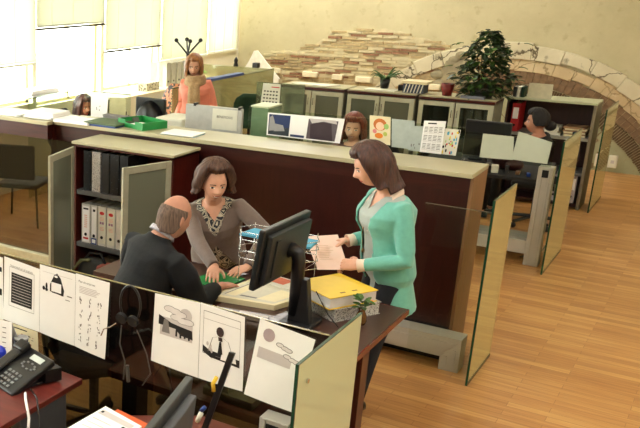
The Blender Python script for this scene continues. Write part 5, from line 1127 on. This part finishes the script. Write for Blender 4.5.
def hair_shell(root_o, H, HF, bottom, m, top=None, vol=.018, flare=0, wave=.004, s=1.0, back=.0, nm='hair', thick=.012, part=0, outcurl=0):
    """bottom(az)-> local z (rel head centre) where hair ends; az 0=front"""
    R_, Fd, U = HF; nA, nS = 72, 26; vs = []
    for j in range(nS+1):
        t = j/nS
        for i in range(nA):
            az = 2*PI*i/nA; a = (az+PI) % (2*PI)-PI; zb = bottom(a); zt = .115+vol if top is None else top(a)
            z = zt+(zb-zt)*(t**.9 if top is None else t)
            # radial profile at height z
            zz = max(-1, min(1, (z-.0)/(.115+vol)))
            if z > 0: rx = math.sqrt(max(0, 1-zz*zz)); 
            else: rx = 1.0
            fw_ = 1-smooth_step(abs(a), 1.15, 1.75); vv = vol*(1-.92*fw_*smooth_step(t, .35, .97))+.003
            rx = math.sqrt(max(0, 1-(z/(.115+vv))**2)) if z > 0 and z < .115+vv else (1.0 if z <= 0 else 0)
            X = (.074+vv)*rx*math.sin(a); Y = (.093+vv+(back if abs(a) > PI/2 else 0))*rx*math.cos(a)
            if z < 0:
                q = min(1, -z/.22); fl = 1+flare*q-(.12*q if abs(a) > 1.9 else 0); X *= fl; Y *= fl
                if outcurl: k2 = max(0, (t-.75)/.25); X *= 1+outcurl*k2*k2; Y *= 1+outcurl*k2*k2
            wv = wave*math.sin(a*17+z*30)+wave*.8*math.sin(a*31+1.7)+wave*.7*math.sin(z*60+a*5)
            nrm = 1+wv/.09
            vs.append(H+(R_*X*nrm+Fd*Y*nrm+U*(z+wave*.5*math.sin(a*13)))*s)
    fs = [(j*nA+i, (j+1)*nA+i, (j+1)*nA+(i+1) % nA, j*nA+(i+1) % nA) for j in range(nS) for i in range(nA) if top is None or (vs[i]-vs[nS*nA+i]).length > .012]
    if top is None: fs.append(tuple(range(nA)))
    mb = MB().add(vs, fs)
    return mb.build(nm, m, root_o, smooth=True, solid=thick)
def hairmat(name, c1, c2, rough=.45):
    if name in MC: return MC[name]
    m, N, L, b = nmat(name); tc = N.new('ShaderNodeTexCoord'); mp = N.new('ShaderNodeMapping'); mp.inputs['Scale'].default_value = (60, 60, 4); nz = N.new('ShaderNodeTexNoise'); nz.inputs['Scale'].default_value = 2; nz.inputs['Detail'].default_value = 5
    rp = N.new('ShaderNodeValToRGB'); L.new(tc.outputs['Object'], mp.inputs[0]); L.new(mp.outputs[0], nz.inputs[0]); L.new(nz.outputs[0], rp.inputs[0]); L.new(rp.outputs[0], b.inputs['Base Color'])
    rp.color_ramp.elements[0].position = .3; rp.color_ramp.elements[1].position = .7; rp.color_ramp.elements[0].color = lin(c1)+(1,); rp.color_ramp.elements[1].color = lin(c2)+(1,)
    bp = N.new('ShaderNodeBump'); bp.inputs['Strength'].default_value = .5; bp.inputs['Distance'].default_value = .004; L.new(nz.outputs[0], bp.inputs['Height']); L.new(bp.outputs[0], b.inputs['Normal'])
    b.inputs['Roughness'].default_value = rough; MC[name] = m; return m
def smooth_step(x, a, b): t = max(0, min(1, (x-a)/(b-a))); return t*t*(3-2*t)
def bob(front, length, a0=.75, a1=1.25, side=None):
    return lambda a: front+((length if (side is None or abs(a) > 1.9) else side)-front)*smooth_step(abs(a), a0, a1)
def stand_legs(P, fwd, w_=.09, spread=.0, z=.07):
    f = Vector((fwd[0], fwd[1], 0)).normalized(); r = f.cross(Vector((0, 0, 1))); P = Vector(P)
    return [(P+r*sx*w_-V3(0, 0, .04), Vector((P.x, P.y, P.z*.53))+r*sx*w_+f*.015, Vector((P.x, P.y, z))+r*sx*(w_+spread)-f*.01) for sx in (-1, 1)]
def sit_legs(P, fwd, w_=.10, L1=.42, kz=None):
    f = Vector((fwd[0], fwd[1], 0)).normalized(); r = f.cross(Vector((0, 0, 1))); P = Vector(P); kz = kz or P.z-.0
    return [(P+r*sx*w_+V3(0, 0, -.02), Vector((P.x, P.y, kz))+r*sx*w_*1.1+f*L1, Vector((P.x, P.y, .07))+r*sx*w_*1.1+f*(L1+.02)) for sx in (-1, 1)]
def uvec(deg, down=0): a = math.radians(deg); d = math.radians(down); return Vector((-math.sin(a)*math.cos(d), math.cos(a)*math.cos(d), -math.sin(d)))

M_teal = mat('teal_knit', (104, 178, 164), .8, var=.06, scale=40, sheen=.3, bump=.15)
M_blouse = mat('grey_blouse', (168, 176, 172), .7, var=.04)
M_cuffw = mat('cream_cuff', (236, 214, 196), .7, var=.02)
M_brownk = mat('taupe_knit', (104, 88, 80), .85, var=.07, scale=50, sheen=.3, bump=.15)
M_sweat = mat('charcoal_knit', (13, 15, 18), .9, var=.15, scale=50, sheen=.0, bump=.15)
def pattern_mat():
    m, N, L, b = nmat('patterned_blouse'); tc = N.new('ShaderNodeTexCoord'); vo = N.new('ShaderNodeTexVoronoi'); vo.inputs['Scale'].default_value = 22; vo.feature = 'DISTANCE_TO_EDGE'
    mt = N.new('ShaderNodeMath'); mt.operation = 'MULTIPLY'; mt.inputs[1].default_value = 26; sn = N.new('ShaderNodeMath'); sn.operation = 'SINE'
    rp = N.new('ShaderNodeValToRGB'); rp.color_ramp.interpolation = 'CONSTANT'; e = rp.color_ramp.elements; e[0].color = lin((26, 28, 38))+(1,); e[1].position = .5; e[1].color = lin((196, 186, 164))+(1,)
    L.new(tc.outputs['Object'], vo.inputs[0]); L.new(vo.outputs['Distance'], mt.inputs[0]); L.new(mt.outputs[0], sn.inputs[0]); L.new(sn.outputs[0], rp.inputs[0]); L.new(rp.outputs[0], b.inputs['Base Color']); b.inputs['Roughness'].default_value = .7; return m
M_pat = pattern_mat()

# --- standing woman in teal, reading a sheet
fw = uvec(138); P0 = V3(-1.455, 4.90, .87)
N0 = V3(-1.485, 4.845, 1.335)
hd = uvec(117, 22)
r_, HF, H, arms, TF, inv = person('p', 'standing woman with brown shoulder length hair and teal cardigan reading a pink sheet', (-1.42, 4.90, 0), fw, P0, N0, (-1.585, 4.80, 1.475), hd,
    dict(s=.97, bust=.03, sw=.175, smile=.3, teeth=False, hand=1.08, R=((-1.70, 4.90, 1.0), (-.8, -.5, -.1), (.1, .4, .9), (.3, .5, -.6), .7), L=((-1.545, 4.665, .94), (-.97, .1, -.12), (.0, -.55, .8), (1.2, .1, -.5), .8), thumbR=-1, thumbL=1,
         joff=.018, shirt_flare=.012, legs=[(h_, k_+V3(-.06, -.03, 0), a_+V3(-.13, -.08, 0)) for h_, k_, a_ in stand_legs(P0, fw, .07)], trm=mat('navy_trousers', (20, 24, 32), .9), shirt=(M_blouse, .84, .75), shirt_down=.17, cuff=.96, jacket=(M_teal, .5, .12, .17, .062), jopen=.04, jto=.88, browm=mat('brown_brow', (70, 44, 32), .8)))
Mh1 = hairmat('chestnut_hair', (36, 18, 13), (84, 46, 34), .5)
hair_shell(r_, H, HF, bob(.072, -.165, .95, 1.55, -.12), Mh1, vol=.020, flare=.10, wave=.0022, outcurl=.12)
R_, f_, U_, Pp, Nn = TF
for sx, sh, el, wr in arms:
    d = (wr-el).normalized(); MB().tube([wr-d*.045, wr-d*.02, wr+d*.008], [.036, .034, .038], n=16, caps=False).build('shirt_cuff', M_cuffw, r_, smooth=True, solid=.004)
for sx in (-1, 1):
    pa = [Nn-f_*.066+U_*.035+R_*sx*.01, Nn+R_*sx*.055-f_*.035+U_*.030, Nn+R_*sx*.066+f_*.025+U_*.0, Nn+R_*sx*.060+f_*.085-U_*.055, Nn+R_*sx*.038+f_*.125-U_*.13, Nn+R_*sx*.016+f_*.142-U_*.19]
    pb = [p+q for p, q in zip(pa, [-f_*.018-U_*.035, R_*sx*.022-f_*.012-U_*.03, R_*sx*.030-U_*.012, R_*sx*.036+U_*.0, R_*sx*.030+U_*.0, R_*sx*.006-U_*.01])]
    MB().add([p for ab in zip(pa, pb) for p in ab], [(2*i, 2*i+2, 2*i+3, 2*i+1) for i in range(5)]).build('collar', M_cuffw, r_, smooth=True, solid=.004)
MB().ell(H+HF[0]*-.083-HF[1]*.005-HF[2]*.045, (.006, .006, .006)).build('earring', M_chrome, r_, smooth=True)
MB().tube([Nn-U_*.14+f_*.135+R_*.006, Nn-U_*.22+f_*.160, Nn-U_*.31+f_*.155], .0025).ell(Nn-U_*.32+f_*.155, (.009, .009, .014)).build('pendant', mat('bronze', (120, 96, 60), .4, .8), r_, smooth=True)
s = Sheet((-1.90, 4.74, 1.025), (-1.76, 4.88, 1.03), (-1.60, 4.665, .905), (-1.74, 4.56, .905), .0, .0, n=Vector((-.25, -.35, .9)).normalized()); s.lines(.2, .3, .8, .75, 9, .3, 1, .5)
s.done('held_sheet', 'pink printed sheet held by the standing woman in both hands', 'paper', [M_pink, mat('faint_tan_ink', (214, 180, 150), .8)])

# --- woman in taupe cardigan leaning over the desk
fw = uvec(207)
r_, HF, H, arms, TF, inv = person('p', 'smiling woman in a taupe cardigan and patterned blouse leaning over the desk', (-2.62, 5.10, 0), fw, V3(-2.63, 5.10, .66), V3(-2.575, 4.87, 1.105), (-2.525, 4.78, 1.245), uvec(224, 10),
    dict(s=1.0, bust=.04, belly=.03, sw=.195, hipw=.175, smile=1, hs=.97, R=((-2.33, 4.49, .79), (.35, -.8, -.1), (0, 0, 1), (-.8, .1, -.3), .35), L=((-2.22, 4.68, .79), (-.25, -1, -.12), (0, 0, 1), (1, .3, .1), .3), thumbR=-1, thumbL=1,
         legs=[(V3(-2.72, 5.1, .62), V3(-2.72, 5.06, .36), V3(-2.72, 5.14, .07)), (V3(-2.54, 5.1, .62), V3(-2.54, 5.06, .36), V3(-2.54, 5.14, .07))], shirt=(M_pat, .86, .9), jacket=(M_brownk, .66, .62, .03, -.012), jbtn=.58, jto=.97))
hair_shell(r_, H, HF, bob(.088, -.10, 1.0, 1.45, -.07), hairmat('auburn_brown_hair', (40, 22, 15), (92, 58, 40), .6), vol=.040, flare=.03, wave=.004, outcurl=.15)
R_, f_, U_, Pp, Nn = TF
# --- bald man seated, seen from behind
fw = uvec(-22); P2 = V3(-2.52, 3.74, .55); N2 = V3(-2.40, 3.94, 1.105)
r_, HF, H, arms, TF, inv = person('p', 'bald man in a charcoal sweater sitting with his back to the camera', (-2.52, 3.74, 0), fw, P2, N2, (-2.345, 4.01, 1.225), uvec(-22, 16),
    dict(s=1.04, male=1, sw=.235, belly=.07, hipw=.20, skin=M_skin2, hs=1.04, smile=0, teeth=False, armr=1.55, jt1=1.05, R=((-2.17, 4.25, .80), (.25, .95, -.10), (0, 0, 1), (.10, -.3, -.9), .4), L=((-2.50, 4.27, .80), (.6, .7, -.12), (0, 0, 1), (-.3, -.2, -.9), .5), thumbR=-1, thumbL=1,
         legs=sit_legs(P2, fw, .1), trm=mat('charcoal_trousers', (30, 32, 36), .9), jacket=(M_sweat, .5, .2, .03, None), jto=.84))
Mgh = hairmat('grey_cropped_hair', (72, 56, 48), (122, 100, 86), .8)
hair_shell(r_, H, HF, lambda a: (.048-.012*math.cos(a))+(-.085-(.048-.012*math.cos(a)))*smooth_step(abs(a), 1.15, 2.1), Mgh, top=lambda a: .048-.012*math.cos(a), vol=-.0005, wave=.0006, thick=.006, back=.006)
R_, f_, U_, Pp, Nn = TF
b_ = MB(); ring = [Nn+U_*.030+(R_*math.cos(t)*.078+f_*(math.sin(t)*.076+.004))+U_*(.018*-math.sin(t)) for t in [2*PI*k/28 for k in range(29)]]
vs = []
for p in ring: vs += [p, p+U_*.032-(p-Nn-U_*.02)*.12]
b_.add(vs, [(2*i, 2*i+2, 2*i+3, 2*i+1) for i in range(28)])
m_, N_, L_, bb = nmat('striped_collar'); tc = N_.new('ShaderNodeTexCoord'); wv = N_.new('ShaderNodeTexWave'); wv.bands_direction = 'Z'; wv.inputs['Scale'].default_value = 60; rp = N_.new('ShaderNodeValToRGB'); L_.new(tc.outputs['Object'], wv.inputs[0]); L_.new(wv.outputs[0], rp.inputs[0]); L_.new(rp.outputs[0], bb.inputs['Base Color'])
rp.color_ramp.elements[0].color = lin((110, 110, 128))+(1,); rp.color_ramp.elements[1].color = lin((214, 206, 210))+(1,)
b_.build('shirt_collar', m_, r_, smooth=True, solid=.004)
# --- background women
def bgw(label, P, N, H, fwd, hdir, jm, hairm, bot, L, R, legs, skin=M_skin, vol=.02, smile=.8, trm=M_black, flare=.1, s=.97, teeth=True, tL=1, tR=-1):
    r_, HF, H, arms, TF, inv = person('p', label, (P[0], P[1], 0), fwd, V3(*P), V3(*N), H, hdir, dict(s=s, bust=.03, sw=.165, skin=skin, smile=smile, teeth=teeth, L=L, R=R, legs=legs, jacket=(jm, .9, .5, .04, None), jto=.95, vox=.006, sm=1, trm=trm, thumbL=tL, thumbR=tR))
    hair_shell(r_, H, HF, bot, hairm, vol=vol, flare=flare, wave=.003); return r_, HF, H, TF
fw = uvec(192); P3 = (-2.82, 8.10, .55)
bgw('smiling woman with auburn hair seated behind the counter', P3, (-2.83, 8.02, .99), (-2.83, 7.98, 1.12), fw, uvec(192, 4), mat('mauve_top', (120, 90, 90), .8), hairmat('auburn_hair', (70, 26, 14), (136, 62, 40)), bob(.07, -.13, .95, 1.4), ((-2.62, 7.7, .80), (-.3, -1, 0), (0, 0, 1), (1, .3, 0), .3), ((-3.0, 7.7, .80), (.3, -1, 0), (0, 0, 1), (-1, .3, 0), .3), sit_legs(P3, fw), vol=.026)
fw = uvec(75); P4 = (-1.60, 9.86, .55)
r4, HF4, H4, TF4 = bgw('dark haired woman in black seated in profile by the open shelving', P4, (-1.62, 9.84, .94), (-1.655, 9.82, 1.06), fw, uvec(104, 0), M_black, hairmat('black_hair', (10, 8, 8), (24, 18, 18), .75), bob(.07, -.03, .9, 1.5), ((-2.0, 9.7, .80), (-1, 0, 0), (0, 0, 1), (0, -1, -.2), .3), ((-2.0, 10.0, .80), (-1, 0, 0), (0, 0, 1), (0, 1, -.2), .3), sit_legs(P4, fw), skin=M_skin2, vol=.016, smile=.2, teeth=False)
MB().ell(H4-HF4[1]*.13-HF4[2]*.035, (.055, .055, .05)).build('hair_bun', MC['black_hair'], r4, smooth=True)
fw = uvec(-95); P5 = (-6.0, 7.98, .55)
bgw('woman with long brown hair seated at far left behind the counter papers', P5, (-5.93, 7.97, .92), (-5.90, 7.97, 1.04), fw, uvec(-104, 5), mat('dark_top', (40, 34, 34), .8), hairmat('dark_brown_hair', (34, 18, 14), (80, 46, 34)), bob(.07, -.19, .9, 1.3), ((-5.45, 8.1, .80), (1, 0, 0), (0, 0, 1), (0, 1, -.2), .3), ((-5.45, 7.8, .80), (1, 0, 0), (0, 0, 1), (0, -1, -.2), .3), sit_legs(P5, fw, L1=.3), skin=M_skin3, smile=.2, teeth=False)
fw = uvec(198); P6 = (-5.02, 8.97, .86)
r6, HF6, H6, TF6 = bgw('standing woman with long fair hair, pink jumper and beige scarf by the coat stand', P6, (-5.02, 8.92, 1.335), (-5.03, 8.88, 1.475), fw, uvec(208, 18), mat('salmon_knit', (222, 138, 118), .85, var=.05), hairmat('fair_brown_hair', (104, 62, 34), (176, 120, 72)), bob(.075, -.27, .85, 1.2), ((-4.87, 8.80, .90), (-.2, -1, -.3), (0, 0, 1), (.2, .5, -.3), .4), ((-5.20, 8.82, .87), (.2, -1, -.3), (0, 0, 1), (-.2, .5, -.3), .4), stand_legs(V3(*P6), fw, .08), vol=.016, smile=.4, flare=.0, teeth=False, trm=mat('grey_trousers', (70, 66, 70), .9))
R_, f_, U_, Pp, Nn = TF6; b_ = MB()
for k in range(3):
    rr = .085+.012*k; pts = [Nn+U_*(.02-.035*k)+R_*rr*math.cos(t)+f_*(rr*.95*math.sin(t)+.02) for t in [2*PI*j/20 for j in range(21)]]; b_.tube(pts, .026, n=8, caps=False)
b_.tube([Nn+f_*.12-U_*.05+R_*.02, Nn+f_*.16-U_*.18+R_*.02, Nn+f_*.15-U_*.34+R_*.03], [.04, .045, .04], n=10).tube([Nn+f_*.12-U_*.05-R_*.03, Nn+f_*.165-U_*.16-R_*.04, Nn+f_*.155-U_*.28-R_*.045], [.035, .04, .035], n=10)
b_.build('scarf', mat('beige_scarf', (170, 140, 104), .9, var=.2, scale=60), r6, remesh=.010, smooth_it=2)
